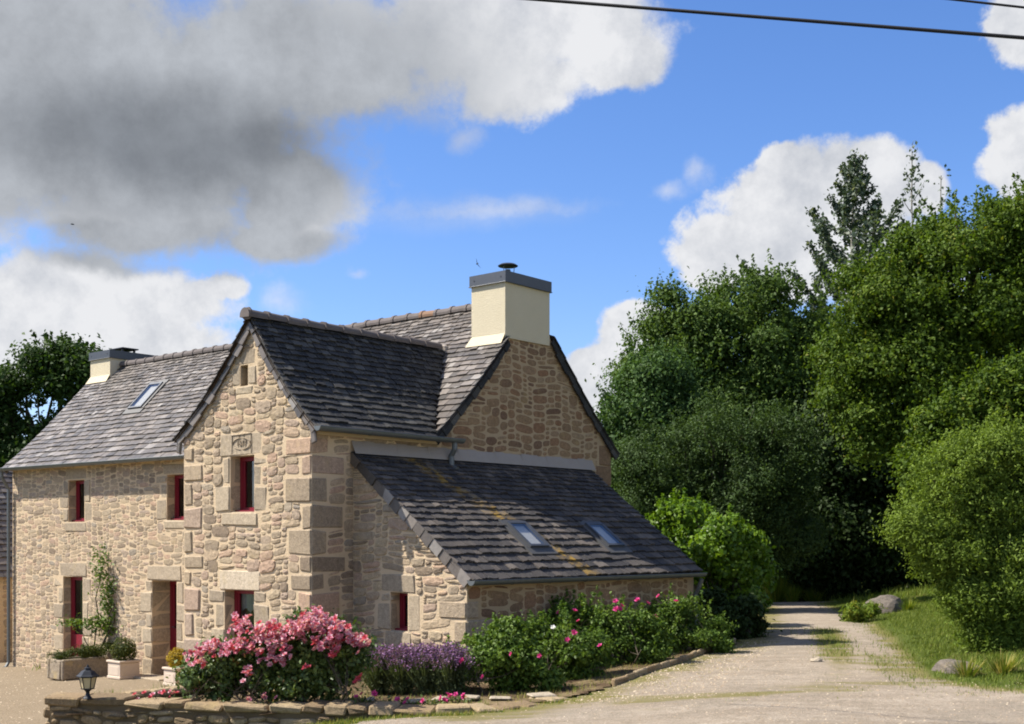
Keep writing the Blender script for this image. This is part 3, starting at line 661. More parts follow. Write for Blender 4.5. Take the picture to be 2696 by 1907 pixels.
def zmax_gab(t): return interp(t, [(MF, 4.90), (3.7, 5.46), (4.4, 6.18), (MIDT, 7.46), (DEP, 4.90)])
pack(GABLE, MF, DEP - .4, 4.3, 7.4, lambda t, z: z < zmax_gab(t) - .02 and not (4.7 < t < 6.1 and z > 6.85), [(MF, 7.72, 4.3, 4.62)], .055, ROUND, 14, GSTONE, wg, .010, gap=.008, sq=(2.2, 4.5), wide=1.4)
pack(LFRONT, 0, LA, .2, 4.2, lambda u, z: z < lean_z(u) - .14, sol(LFRONT) + H_LEAN + [(LA - q[2], LA + .1, q[0], q[1]) for q in LQ], .045, COARSE, 15, STONE, wl, .026, gap=.006)
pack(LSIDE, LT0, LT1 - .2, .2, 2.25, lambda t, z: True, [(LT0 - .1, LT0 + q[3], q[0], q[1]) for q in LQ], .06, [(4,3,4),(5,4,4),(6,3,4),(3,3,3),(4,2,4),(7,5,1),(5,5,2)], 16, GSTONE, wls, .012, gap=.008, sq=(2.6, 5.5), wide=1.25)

nm_clean = lambda r: r >= 1.0
def dressed_block(name, pl, rect, out, deep, label, rnd, parent):
    u0, u1, z0, z1 = rect; m = MB()
    c = pl.p((u0 + u1) / 2, (z0 + z1) / 2, out - deep / 2)
    d = (abs(pl.u.x) * (u1 - u0) + abs(pl.n.x) * deep, abs(pl.u.y) * (u1 - u0) + abs(pl.n.y) * deep, z1 - z0)
    m.block(c, d, .016 if nm_clean(rnd) else .03, .006 if nm_clean(rnd) else .014, rnd); o = m.build(name, DRESSED, parent)
    if label: o['label'] = label
    return o
datestone = None
for nm, pl, rect, out, deep, label, rnd in dressed:
    par = wf if pl is FRONT else ww if pl is WFRONT else wl
    o = dressed_block(nm, pl, rect, out, deep, label, rnd, house if nm == 'lintel' and pl is WFRONT and abs(rect[2] - 4.385) < .01 else par)
    if o.parent is house: datestone = o; o['label'] = 'granite lintel carved with a date in a cartouche'
    elif nm == 'lintel' and rnd == 1.0: o['label'] = 'clean pale granite lintel over the wing ground floor window'
for z0, z1, wu, wt in quoins:
    m = MB(); m.block((-wu / 2 + .014, wt / 2 - .020, (z0 + z1) / 2), (wu, wt, z1 - z0 - .008), .036, (.008, .008, .024), random.random() * .8); m.build('quoin', STONE, ww)
for z0, z1, wu, wt in quoins:
    m = MB(); m.block((-W + wt * .4, .14, (z0 + z1) / 2), (wt * .8, .33, z1 - z0 - .012), .045, (.012, .008, .02), random.random() * .8); m.build('quoin', STONE, ww)
for z0, z1, wu, wt in LQ:
    m = MB(); m.block((LA - wu / 2 + .018, LT0 + wt / 2 - .018, (z0 + z1) / 2), (wu, wt, z1 - z0 - .012), .04, (.01, .01, .018), random.random() * .7); m.build('quoin', QUOIN, wl)
z = 4.66
for k, hh in enumerate((.42, .4, .38)):       # big corner blocks at the far end of the gable
    m = MB(); m.block((-.19, DEP - .2 - .04 * (k % 2), 4.72 - .42 * k), (.43, .42 + .1 * (k % 2), hh), .02, .01, .2); m.build('quoin', GSTONE, wg)

# carved date
fc = bpy.data.curves.new('inscription', 'FONT'); fc.body = '1677'; fc.size = .135; fc.extrude = .006; fc.align_x = 'CENTER'; fc.align_y = 'CENTER'
tmp = bpy.data.objects.new('tmp', fc); col.objects.link(tmp); bpy.context.view_layer.update()
me = bpy.data.meshes.new_from_object(tmp.evaluated_get(bpy.context.evaluated_depsgraph_get())); me.name = 'inscription'
bpy.data.objects.remove(tmp); bpy.data.curves.remove(fc); me.materials.clear(); me.materials.append(DRESSED)
fo = link('inscription', me, datestone); fo.location = (-1.80, -.016, 4.60); fo.rotation_euler = (R(90), 0, 0)
m = MB()
oval = [(-1.80 + .235 * math.cos(t), -.014, 4.595 + .10 * math.sin(t)) for t in [2 * math.pi * k / 20 for k in range(21)]]
m.tube(oval, .009, 5, False)
for a, b in (((-2.06, 4.745), (-1.54, 4.765)), ((-2.06, 4.745), (-2.06, 4.43)), ((-1.54, 4.765), (-1.54, 4.43))):
    m.tube([(a[0], -.013, a[1]), (b[0], -.013, b[1])], .008, 4)
m.tube([(-1.87, -.014, 4.69), (-1.86, -.014, 4.745), (-1.74, -.014, 4.75), (-1.73, -.014, 4.69)], .008, 4); m.build('cartouche', DRESSED, datestone)

# windows and doors: red frames set deep, panes behind
def window(pl, hole, bar=.075, mid=False, name='window', low=0.0, curtain=False, d=-.20):
    u0, u1, z0, z1 = hole; m = MB()
    def b(ua, ub, za, zb, dd, th):
        c = pl.p((ua + ub) / 2, (za + zb) / 2, dd - th / 2)
        m.box(c, (abs(pl.u.x) * (ub - ua) + abs(pl.n.x) * th, abs(pl.u.y) * (ub - ua) + abs(pl.n.y) * th, zb - za))
    b(u0, u0 + bar, z0, z1, d, .07); b(u1 - bar, u1, z0, z1, d, .07); b(u0 + bar, u1 - bar, z1 - bar, z1, d, .07); b(u0 + bar, u1 - bar, z0, z0 + bar * 1.1 + low, d, .07)
    b(u0 + bar, u0 + bar * 1.6, z0 + bar * 1.1 + low, z1 - bar, d - .012, .05); b(u1 - bar * 1.6, u1 - bar, z0 + bar * 1.1 + low, z1 - bar, d - .012, .05)
    if mid: b((u0 + u1) / 2 - .05, (u0 + u1) / 2 + .05, z0 + bar + low, z1 - bar, d - .014, .05)
    if not low: b(u0 - .01, u1 + .01, z0 + .002, z0 + .035, d + .10, .11)
    o = m.build(name, RED, house)
    g = MB(); g.add([pl.p(u, z, d - .035) for u, z in ((u0 + bar, z0 + bar + low), (u1 - bar, z0 + bar + low), (u1 - bar, z1 - bar), (u0 + bar, z1 - bar))], [(0, 1, 2, 3)])
    g.build('pane', GLASS, o)
    if curtain:
        c = MB(); n = 24; vs = []
        for k in range(n + 1):
            u = u0 + bar + (u1 - u0 - 2 * bar) * k / n
            dp = d - .09 + .015 * math.sin(k * 1.9); zb = z1 - .42 + .09 * abs(math.sin(k / n * math.pi * 2.5))
            vs += [pl.p(u, z1 - .05, dp), pl.p(u, zb, dp)]
        c.add(vs, [(2 * k, 2 * k + 2, 2 * k + 3, 2 * k + 1) for k in range(n)]); c.build('curtain', CURTAIN, o)
    return o
window(FRONT, H_FRONT[0])['label'] = 'upper window nearest the left chimney'
window(FRONT, H_FRONT[1])['label'] = 'upper window half hidden behind the wing'
dl = window(FRONT, H_FRONT[2], .09, False, 'door', .75); dl['label'] = 'red glazed door behind the stone trough'
dr = window(FRONT, H_FRONT[3], .10, False, 'door', .95, d=-.47); dr['label'] = 'red glazed door beside the wing'
for dd, hx, q in ((dl, H_FRONT[2], .19), (dr, H_FRONT[3], .46)):
    m = MB(); m.tube([(hx[0] + .16, MF + q, .95), (hx[0] + .16, MF + q - .05, .95), (hx[0] + .27, MF + q - .05, .95)], .011, 6); m.build('handle', ZINC, dd)
window(WFRONT, H_WING[0])['label'] = 'upper wing window under the dated lintel'
window(WFRONT, H_WING[1], curtain=True)['label'] = 'ground floor wing window with a scalloped curtain'
window(LFRONT, H_LEAN[0], .06)['label'] = 'small lean-to window above the lavender'
m = MB(); m.box((-1.742, .3, 5.75), (.2, .02, .36)); m.build('slit_back', WOODDK, house)
m = MB(); m.block((-8.53, 2.72, -.16), (1.25, .55, .12), .02, .01, .4); m.build('doorstep', DRESSED, house)

# --------------------------------------------------------------- roofs
def arc(prof):
    L = [0.0]
    for (a, b), (c, d) in zip(prof[:-1], prof[1:]): L.append(L[-1] + math.hypot(c - a, d - b))
    return L
def roof(prof, frame, spans, e0, e1, w0, w1, mat, parent, ragged, thick, seed, holes=(), lichf=None, hiddenf=None, name='slate', base=.03):
    """courses of slates, wide at the eaves and narrow at the ridge; frame(u, x, z) -> local point"""
    rd = random.Random(seed); L = arc(prof); tot = L[-1]
    def pt(u, v, h):
        v = max(-.06, min(tot, v))
        k = max(i for i in range(len(L) - 1) if L[i] <= max(v, 0))
        (x0, z0), (x1, z1) = prof[k], prof[k + 1]; f = (v - L[k]) / (L[k + 1] - L[k]); d = L[k + 1] - L[k]
        sx, sz = (x1 - x0) / d, (z1 - z0) / d
        nx, nz = (-sz, sx) if sx > 0 else (sz, -sx)
        return frame(u, x0 + (x1 - x0) * f + nx * h, z0 + (z1 - z0) * f + nz * h)
    v = -.04; row = 0
    nrm = frame(0, *([0, 0])); q0, q1, q2 = pt(0, tot * .4, 0), pt(1, tot * .4, 0), pt(0, tot * .6, 0)
    nr = (q1 - q0).cross(q2 - q0).normalized(); nr = nr if nr.z > 0 else -nr
    while v < tot - .03:
        e = e0 + (e1 - e0) * max(0, v) / tot; v2 = min(tot, v + e + .06)
        zb = interp(0, [(0, 0)]) if False else pt(0, max(v, 0), 0).z; zt = pt(0, v2, 0).z
        sb, st = spans(zb), spans(zt)
        if len(st) != len(sb): st = sb
        for (ua, ub), (ta, tb) in zip(sb, st):
            u = ua - rd.uniform(0, .12)
            while u < ub:
                wd = (w0 + (w1 - w0) * max(0, v) / tot) * rd.uniform(.65, 1.4)
                l0, r0, l1, r1 = max(u, ua), min(u + wd - .011, ub), max(u, ta), min(u + wd - .011, tb)
                u += wd
                if r0 - l0 < .03: continue
                if r1 < l1: l1 = r1 = min(max((l1 + r1) / 2, ta), tb)
                cm = (l0 + r0) / 2
                if any(a < cm < b and c < v + e * .5 < d for a, b, c, d in holes): continue
                th = thick * rd.uniform(.7, 1.5); tw = rd.uniform(-.006, .006)
                nb = 4 if ragged > 0 else 2; bot = []
                dv = rd.uniform(-1, 1) * .016
                for k in range(nb):
                    f = k / (nb - 1); bot.append((l0 + (r0 - l0) * f, v + dv + rd.uniform(-1, 1) * (ragged if 0 < k < nb - 1 else ragged * .7)))
                hb = base + th + tw
                vs = [pt(uu, vv, hb + rd.uniform(-.003, .003)) for uu, vv in bot] + [pt(r1, v2, base * .3 + .004), pt(l1, v2, base * .3 + .004)]
                vs += [pt(uu, vv, hb - th * 1.3) for uu, vv in bot]
                fs = [tuple(range(nb + 2))] + [(k + 1, k, nb + 2 + k, nb + 3 + k) for k in range(nb - 1)]
                fs += [(0, nb + 1, nb + 2), (nb, nb - 1, 2 * nb + 1)]
                piece(name, vs, fs, mat, parent, rd.random(), nr, lichf(cm, v, rd) if lichf else 0.0, bool(hiddenf and hiddenf(cm, v)))
        v += e; row += 1
    return pt
def deck(name, prof, frame, u0s, label, mat=WOODDK, th=.03):
    """boarding under the slates; u0s(z) -> list of spans"""
    m = MB()
    for (x0, z0), (x1, z1) in zip(prof[:-1], prof[1:]):
        N = 6
        for k in range(N):
            a, b = k / N, (k + 1) / N
            za, zb = z0 + (z1 - z0) * a, z0 + (z1 - z0) * b; xa, xb = x0 + (x1 - x0) * a, x0 + (x1 - x0) * b
            A_, B_ = u0s(za), u0s(zb)
            if len(A_) != len(B_): B_ = A_
            for (p, q), (r, s) in zip(A_, B_):
                m.add([frame(p, xa, za), frame(q, xa, za), frame(s, xb, zb), frame(r, xb, zb)], [(0, 1, 2, 3)])
                m.add([frame(p, xa, za - .05), frame(q, xa, za - .05), frame(s, xb, zb - .05), frame(r, xb, zb - .05)], [(3, 2, 1, 0)])
    o = m.build(name, mat, house); o['label'] = label; return o
fr_main = lambda u, x, z: Vector((u, x, z)); fr_back = lambda u, x, z: Vector((u, 2 * MIDT - x, z))
fr_wing = lambda u, x, z: Vector((x, u, z)); fr_wingl = lambda u, x, z: Vector((RID - (x - RID) * KL, u, z)); fr_lean = lambda u, x, z: Vector((x, u, z))
wing_a = lambda z: interp(z, [(b, a) for a, b in WING]); main_t = lambda z: interp(z, [(b, a) for a, b in MAIN])
LO, RO = -LEN - .06, .10
def sp_main(z):
    if z >= 6.70: return [(LO, -.5 if z > 6.80 else RO)]
    a = wing_a(z); return [(LO, min(RID - (a - RID) * KL, RO)), (min(a, RO - .001), RO)]
sp_wing = lambda z: [(-.09, main_t(z) - .02)]
sp_lean = lambda z: [(LT0 - .06, LT1 + .07)]
rm = deck('roof', MAIN, fr_main, sp_main, 'grey slate front slope of the main range')
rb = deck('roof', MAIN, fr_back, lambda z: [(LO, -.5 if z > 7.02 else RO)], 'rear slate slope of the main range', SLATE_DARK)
rw = deck('roof', WING, fr_wing, sp_wing, 'mossy slate slope of the wing, colour darkened for its shade')
rwl = deck('roof', WING, fr_wingl, sp_wing, 'slate slope of the wing facing away to the left')
rl = deck('roof', LEAN, fr_lean, sp_lean, 'half shadowed slate roof of the lean-to')
SKY1 = (-11.80, -11.22, 2.02, 2.95)
roof(MAIN, fr_main, sp_main, .21, .105, .27, .155, SLATE, rm, .010, .016, 21, holes=[(SKY1[0] - .1, SKY1[1] + .08, SKY1[2] - .12, SKY1[3] + .12)], hiddenf=lambda u, v: -7.5 < u < -2.4 and v < 2.2)
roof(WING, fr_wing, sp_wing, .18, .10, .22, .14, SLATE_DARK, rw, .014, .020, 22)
roof(WING, fr_wingl, sp_wing, .21, .12, .26, .17, SLATE_DARK, rwl, .008, .014, 23, hiddenf=lambda u, v: True)
SKL = [(2.93, 3.43, .72, 1.40), (5.18, 5.68, .72, 1.40)]
def lich(u, v, rd):
    d = abs(u - (2.95 + .52 * (1.9 - v) * .62)); d = abs(u - (3.9 - .55 * v))
    return max(0.0, 1.0 - d / .32) * rd.uniform(.5, 1.1) if v > -.1 else 0
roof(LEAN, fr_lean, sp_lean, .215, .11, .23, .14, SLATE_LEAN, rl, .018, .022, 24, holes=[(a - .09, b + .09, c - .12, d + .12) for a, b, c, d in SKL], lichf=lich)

# pieces: the 300 that show largest are parts, the others one part
def finish(root, pcs, restname):
    for name, lst in pcs.items():
        lst.sort(key=lambda p: -p[0]); big = 300
        for area, vs, fs, mat, par, rv, li in lst[:big]:
            m = MB(); m.add(vs, fs, rv, li); m.build(name, mat, par)
        rest = lst[big:]
        if rest:
            mats = []; m = MB(); mi = []
            for area, vs, fs, mat, par, rv, li in rest:
                if mat not in mats: mats.append(mat)
                m.add(vs, fs, rv, li); mi += [mats.index(mat)] * len(fs)
            o = m.build(restname[name], mats[0], root); o['kind'] = 'stuff'
            for q in mats[1:]: o.data.materials.append(q)
            o.data.polygons.foreach_set('material_index', mi)
finish(house, pieces, {'stone': 'rubble_masonry', 'slate': 'slate_courses'})

# roof windows
def skylight(u0, u1, v0, v1, prof, frame, label):
    L = arc(prof)
    def pt(u, v, h):
        k = max(i for i in range(len(L) - 1) if L[i] <= v); (x0, z0), (x1, z1) = prof[k], prof[k + 1]
        d = L[k + 1] - L[k]; f = (v - L[k]) / d; sx, sz = (x1 - x0) / d, (z1 - z0) / d
        nx, nz = (-sz, sx) if sx > 0 else (sz, -sx)
        return frame(u, x0 + (x1 - x0) * f + nx * h, z0 + (z1 - z0) * f + nz * h)
    def bar(m, ua, ub, va, vb, h0, h1):
        q = [(ua, va), (ub, va), (ub, vb), (ua, vb)]
        m.add([pt(u, v, h0) for u, v in q] + [pt(u, v, h1) for u, v in q], [(3,2,1,0),(4,5,6,7),(0,1,5,4),(1,2,6,5),(2,3,7,6),(3,0,4,7)])
    m = MB(); bar(m, u0 - .10, u1 + .10, v0 - .17, v0, .0, .052); bar(m, u0 - .10, u1 + .10, v1, v1 + .13, .0, .052)
    bar(m, u0 - .10, u0, v0, v1, .0, .054); bar(m, u1, u1 + .10, v0, v1, .0, .064)
    o = m.build('skylight', DARKZ, house); o['label'] = label
    m = MB(); w_ = .05
    bar(m, u0, u0 + w_, v0, v1, .0, .095); bar(m, u1 - w_, u1, v0, v1, .0, .095); bar(m, u0 + w_, u1 - w_, v0, v0 + w_, .0, .095); bar(m, u0 + w_, u1 - w_, v1 - w_, v1, .0, .095)
    m.build('frame', ZINC, o)
    m = MB(); m.add([pt(u, v, .085) for u, v in ((u0 + w_, v0 + w_), (u1 - w_, v0 + w_), (u1 - w_, v1 - w_), (u0 + w_, v1 - w_))], [(0, 1, 2, 3)]); m.build('pane', RGLASS, o)
    m = MB(); bar(m, u0 + w_, u1 - w_, v0 + w_, v1 - w_, -.02, .03); m.build('blind', CURTAIN, o)
skylight(*SKY1, MAIN, fr_main, 'roof window high on the main range')
skylight(*SKL[0], LEAN, fr_lean, 'sunlit roof window of the lean-to'); skylight(*SKL[1], LEAN, fr_lean, 'shadowed roof window of the lean-to')

# ridge tiles with raised collars
def ridge_mesh():
    m = MB(); L_ = .44
    m.tube([(0, 0, 0), (L_, 0, 0)], [.115, .105], 8, False, -.25, math.pi + .25); m.tube([(-.035, 0, 0), (.035, 0, 0)], .130, 8, True, -.25, math.pi + .25)
    return m
rmesh = ridge_mesh().mesh('ridge_tile', RIDGE); rmesh_o = ridge_mesh().mesh('ridge_tile', RIDGE_O)
x = -.82
while x > LO + .4:
    x -= .425
    o = link('ridge_tile', rmesh_o if abs(x + 3.1) < .2 else rmesh, rm); o.location = (x, MIDT, 7.655 + random.uniform(-.008, .008)); o.rotation_euler = (0, random.uniform(-.02, .02), random.uniform(-.02, .02))
y = -.14
while y < 4.5:
    o = link('ridge_tile', rmesh, rw); o.location = (RID, y, 6.725 + random.uniform(-.006, .006)); o.rotation_euler = (random.uniform(-.05, .05), random.uniform(-.02, .02), R(90) + random.uniform(-.02, .02)); y += .425
m = MB(); m.lathe((RID, 4.70, 6.68), [(.10, -.12), (.12, 0), (.09, .10), (.02, .14)], 10); m.build('mortar_fillet', FLASH, house)
m = MB(); m.block((RID, -.12, 6.76), (.26, .06, .2), .05, .01); m.build('ridge_end', RIDGE, house)

# slates hung along the rakes
def rake(prof, frame, u, out, mat, parent, wd, hgt_, name='verge_slate', seed=3, th=.022, vmax=99):
    rd = random.Random(seed); L = arc(prof); v = 0
    def pt(v, h):
        k = max(i for i in range(len(L) - 1) if L[i] <= v + 1e-6); (x0, z0), (x1, z1) = prof[k], prof[k + 1]
        d = L[k + 1] - L[k]; f = (v - L[k]) / d; sx, sz = (x1 - x0) / d, (z1 - z0) / d
        nx, nz = (-sz, sx) if sx > 0 else (sz, -sx)
        return x0 + (x1 - x0) * f + nx * h, z0 + (z1 - z0) * f + nz * h
    while v < min(vmax, L[-1] - .05):
        l = min(wd * rd.uniform(.8, 1.2), L[-1] - v, vmax + .04 - v); m = MB(); d1 = hgt_ * rd.uniform(.85, 1.15); t2 = th * rd.uniform(.8, 1.6)
        q = [pt(v, .03), pt(v + l + .03 if v + l + .03 < L[-1] else v + l, .03), pt(min(v + l, L[-1]), .03 - d1 * .95), pt(v + .02, .03 - d1)]
        m.add([frame(u, a, b) for a, b in q] + [frame(u + out * (t2 + (.012 if i in (0, 3) else 0)), a, b) for i, (a, b) in enumerate(q)],
              [(0,1,2,3),(7,6,5,4),(0,4,5,1),(1,5,6,2),(2,6,7,3),(3,7,4,0)], rd.random())
        m.build(name, mat, parent); v += l
rake(WING, fr_wing, -.035, -1, SLATE, rw, .24, .17, seed=31); rake(WING, fr_wingl, -.035, -1, SLATE, rwl, .24, .17, seed=32)
rake(MAIN, fr_main, .045, 1, SLATE_DARK, rm, .26, .19, seed=33, vmax=2.83); rake(MAIN, fr_back, .045, 1, SLATE_DARK, rb, .26, .19, seed=34, vmax=3.08)  # gable verge takes the darkened slate, its shadow put into the colour
rake(MAIN, fr_main, -LEN - .03, -1, SLATE, rm, .26, .17, seed=35); rake(LEAN, fr_lean, LT0 - .03, -1, SLATE, rl, .25, .17, seed=36); rake(LEAN, fr_lean, LT1 + .04, 1, SLATE_DARK, rl, .25, .17, seed=37)
# kneeler slabs at the foot of the wing's rakes
for sgn, xo in ((1, 0), (-1, -W)):
    m = MB(); m.block((xo + sgn * .07, -.035, 4.70), (.13, .05, .40), .02, .012, .6, Matrix.Rotation(sgn * R(-14), 3, 'Y')); m.build('kneeler', SLATE, house)
# plaster band under the eaves, fascia, cement flashing above the lean-to
m = MB(); m.box((-(LEN + W + .1) / 2, MF - .02, 4.80), (LEN - W - .1, .10, .16)); m.build('eaves_band', MORTAR, house)
m = MB(); m.box((.03, 1.5, 4.74), (.10, 2.9, .16)); m.build('eaves_band', MORTAR, house)
m = MB(); m.box((LA + .02, (LT0 + LT1) / 2, 2.32), (.07, LT1 - LT0 - .1, .12)); m.build('eaves_band', MORTAR, house)
m = MB(); N = 26
for k in range(N):
    t0, t1 = LT0 - .05 + (7.62 - LT0) * k / N, LT0 - .05 + (7.62 - LT0) * (k + 1) / N; zt = 4.60 + .012 * math.sin(k * 1.9)
    m.add([(.02, t0, zt), (.02, t1, zt), (.12, t1, 4.39), (.12, t0, 4.39)], [(0, 1, 2, 3)]); m.add([(.02, t0, zt), (.02, t1, zt), (-.01, t1, zt + .01), (-.01, t0, zt + .01)], [(3, 2, 1, 0)])
m.build('flashing', FLASH, house)

# gutters and downpipes
def gutter(p0, p1, rad=.075, label=None):
    m = MB(); m.tube([p0, p1], rad, 10, True, math.pi, 2 * math.pi); m.tube([p0, p1], rad * .86, 10, False, math.pi, 2 * math.pi)
    p0, p1 = Vector(p0), Vector(p1); n = int((p1 - p0).length / .9)
    d = (p1 - p0).normalized(); x = d.cross(Vector((0, 0, 1))).normalized()
    for sgn in (-1, 1): m.tube([p0 + x * rad * sgn, p1 + x * rad * sgn], .009, 6)
    for k in range(1, n): m.tube([p0 + d * (k * (p1 - p0).length / n - .012), p0 + d * (k * (p1 - p0).length / n + .012)], rad * 1.08, 8, True, math.pi, 2 * math.pi)
    o = m.build('gutter', GUTTERM, house)
    if label: o['label'] = label
gutter((-LEN - .1, 2.68, 4.78), (-W - .25, 2.68, 4.76)); gutter((.25, -.10, 4.77), (.25, 3.32, 4.76)); gutter((2.73, LT0 - .1, 2.34), (2.73, LT1 + .1, 2.31))
def pipe(pts, rad=.045):
    m = MB(); m.tube(pts, rad, 8)
    return m.build('downpipe', GUTTERM, house)
pipe([(-LEN - .02, 2.70, 4.72), (-LEN - .02, 2.72, 4.55), (-LEN - .02, 2.90, 4.25), (-LEN - .02, 2.90, -.25), (-LEN - .02, 2.82, -.38), (-LEN - .06, 2.55, -.46)])
pipe([(.24, 3.12, 4.74), (.24, 3.12, 4.58), (.16, 3.12, 4.46), (.17, 3.12, 4.27), (.30, 3.12, 4.21)], .05)
pipe([(2.76, LT1 - .02, 2.2), (2.70, LT1 - .02, 2.05), (LA + .06, LT1 - .02, 1.9), (LA + .06, LT1 - .02, .9)])

# chimneys
def chimney(a0, a1, t0, t1, ztop, zfoot_f, label, rcap=True, cowl=True):
    m = MB(); z0 = 5.6
    m.box(((a0 + a1) / 2, (t0 + t1) / 2, (z0 + ztop) / 2), (a1 - a0, t1 - t0, ztop - z0))
    if cowl: m.box((a1 + .018, (t0 + t1) / 2, (6.81 + ztop) / 2), (.036, t1 - t0 + .004, ztop - 6.81)); 
    o = m.build('chimney', RENDER, house); o['label'] = label
    if cowl: a1 += .036
    m = MB()
    # sloping rendered foot on the roof side
    m.add([(a0, t0 - .003, zfoot_f + .17), (a1 - .004, t0 - .003, zfoot_f + .17), (a1 - .004, t0 - .12, zfoot_f - .03), (a0 - .06, t0 - .12, zfoot_f - .03), (a0 - .06, t0 + .3, zfoot_f + .40), (a0, t0 + .3, zfoot_f + .52)],
          [(3, 2, 1, 0), (0, 5, 4, 3)])
    m.build('foot_fillet', RENDER, o)
    m = MB(); e = .03; h = .20
    x0, x1, y0, y1 = a0 - e, a1 + e, t0 - e, t1 + e
    m.add([(x0, y0, ztop), (x1, y0, ztop), (x1, y1, ztop), (x0, y1, ztop), (x0 - .0, y0, ztop - h), (x1, y0, ztop - h), (x1, y1, ztop - h), (x0, y1, ztop - h),
           (x0 - .02, y0 - .02, ztop - h - .015), (x1 + .02, y0 - .02, ztop - h - .015), (x1 + .02, y1 + .02, ztop - h - .015), (x0 - .02, y1 + .02, ztop - h - .015)],
          [(0,1,2,3),(0,4,5,1),(1,5,6,2),(2,6,7,3),(3,7,4,0),(4,8,9,5),(5,9,10,6),(6,10,11,7),(7,11,8,4),(8,11,10,9)])
    for yy in (y0 + .0,):
        for xx in (x0 + .12, x1 - .12): m.tube([(xx, y0 - .012, ztop - .1), (xx, y0, ztop - .1)], .012, 6)
    m.build('zinc_cap', ZINC, o)
    c = Vector(((a0 + a1) / 2, (t0 + t1) / 2, ztop))
    if cowl:
        m = MB(); m.lathe(c + Vector((0.05, -.15, 0)), [(.10, -.01), (.10, .06), (.06, .07), (.05, .16)], 12)
        for k in range(3):
            a = k * 2.1 + .5; m.tube([c + Vector((.05 + .11 * math.cos(a), -.15 + .11 * math.sin(a), .02)), c + Vector((.05 + .13 * math.cos(a), -.15 + .13 * math.sin(a), .23))], .008, 5)
        m.build('flue', GUTTERM, o)
        m = MB(); m.lathe(c + Vector((.05, -.15, .22)), [(.19, 0), (.20, .012), (.15, .045), (.03, .065)], 18); m.build('cowl', COWL, o)
    else:
        m = MB()
        for dx in (-.2, .2):
            for dy in (-.18, .18): m.box(c + Vector((dx, dy, .06)), (.05, .05, .12))
        m.build('cowl_leg', COWL, o); m = MB(); m.block(c + Vector((0, 0, .135)), (.62, .52, .035), .01); m.build('cowl', COWL, o)
    return o
chimney(-.83, -.002, 4.76, 6.12, 8.08, 6.72, 'right chimney of cream render with a round steel cowl')
# render apron carried down the gable below the chimney
chimney(-15.30, -14.33, 5.22, 6.70, 8.05, 7.22, 'left chimney of cream render with a flat cowl', cowl=False)

# ------------------------------------------------------------------ foliage
def unit(n):
    v = rng.normal(size=(n, 3)); return v / np.linalg.norm(v, axis=1, keepdims=True)
def leaves(name, C, N, size, rnd, mat, parent, aspect=.55, droop=0.0, up=.35, rand=.9):
    """one folded diamond per leaf at centres C, roughly facing N"""
    n = len(C); size = np.broadcast_to(size, (n,)) * rng.uniform(.5, 1.5, n)
    nr = N * 1.0 + rng.normal(size=(n, 3)) * rand + np.array([0, 0, up]); nr /= np.linalg.norm(nr, axis=1, keepdims=True) + 1e-9
    t = np.cross(nr, unit(n)); t[:, 2] -= droop; t -= nr * (t * nr).sum(1, keepdims=True); t /= np.linalg.norm(t, axis=1, keepdims=True) + 1e-9
    b = np.cross(nr, t); L = size[:, None]
    V = np.stack([C - t * L * .5, C + b * L * aspect * .5 + nr * L * .1, C + t * L * .5 - nr * L * .06, C - b * L * aspect * .5 + nr * L * .1], 1).reshape(-1, 3)
    return npmesh(name, V, np.arange(4 * n).reshape(n, 4), mat, parent, np.repeat(np.clip(rnd, 0, 1), 4))
def crown_points(blobs, nclump, per, cr, shell=(.6, 1.08), flat=.7, inner=.25):
    """leaf centres gathered in clumps over and inside ellipsoids; blobs: centre, radii"""
    bl = np.array(blobs, float); ar = (bl[:, 3] * bl[:, 4] + bl[:, 4] * bl[:, 5] + bl[:, 3] * bl[:, 5]); pr = ar / ar.sum()
    ns = max(len(bl) * 3, nclump // 19); kb = rng.choice(len(bl), ns, p=pr); ds = unit(ns); ds[:, 2] = ds[:, 2] * .9 + .1
    mean = bl[:, 3:6].mean(1); rs = mean[kb] * rng.uniform(.24, .52, ns)
    cs = bl[kb, :3] + ds * (bl[kb, 3:6] - rs[:, None] * .6) * rng.uniform(.75, shell[1], ns)[:, None]
    k = rng.integers(0, ns, nclump); d = unit(nclump) + ds[k] * .7 + np.array([0, 0, .25]); d /= np.linalg.norm(d, axis=1, keepdims=True)
    c = cs[k] + d * rs[k, None] * rng.uniform(.75, 1.1, nclump)[:, None] * np.array([1, 1, .85])
    dp = rng.random(nclump) < inner; kk = rng.choice(len(bl), nclump, p=pr)
    c[dp] = (bl[kk, :3] + unit(nclump) * bl[kk, 3:6] * rng.uniform(.1, .75, nclump)[:, None])[dp]
    crs = cr * rng.uniform(.55, 1.4, nclump); m = rng.poisson(per, nclump) + 3
    idx = np.repeat(np.arange(nclump), m); off = rng.normal(size=(len(idx), 3)) * crs[idx, None] * np.array([1, 1, flat]) * .55
    C = c[idx] + off; N = off / (np.linalg.norm(off, axis=1, keepdims=True) + 1e-9) * .7 + d[idx] * .8
    cl = rng.random(nclump); rnd = .5 * cl[idx] + .5 * rng.random(len(idx))
    return C, N, rnd
def px_blobs(lst, Y, deep=1.0):
    out = []
    for q in lst:
        px, py, rx, ry = q[:4]; yy = Y + (q[4] if len(q) > 4 else 0); c = at(px, py, yy)
        out.append((c.x, c.y, c.z, rx / F * yy, (rx + ry) / 2 / F * yy * deep, ry / F * yy))
    return out
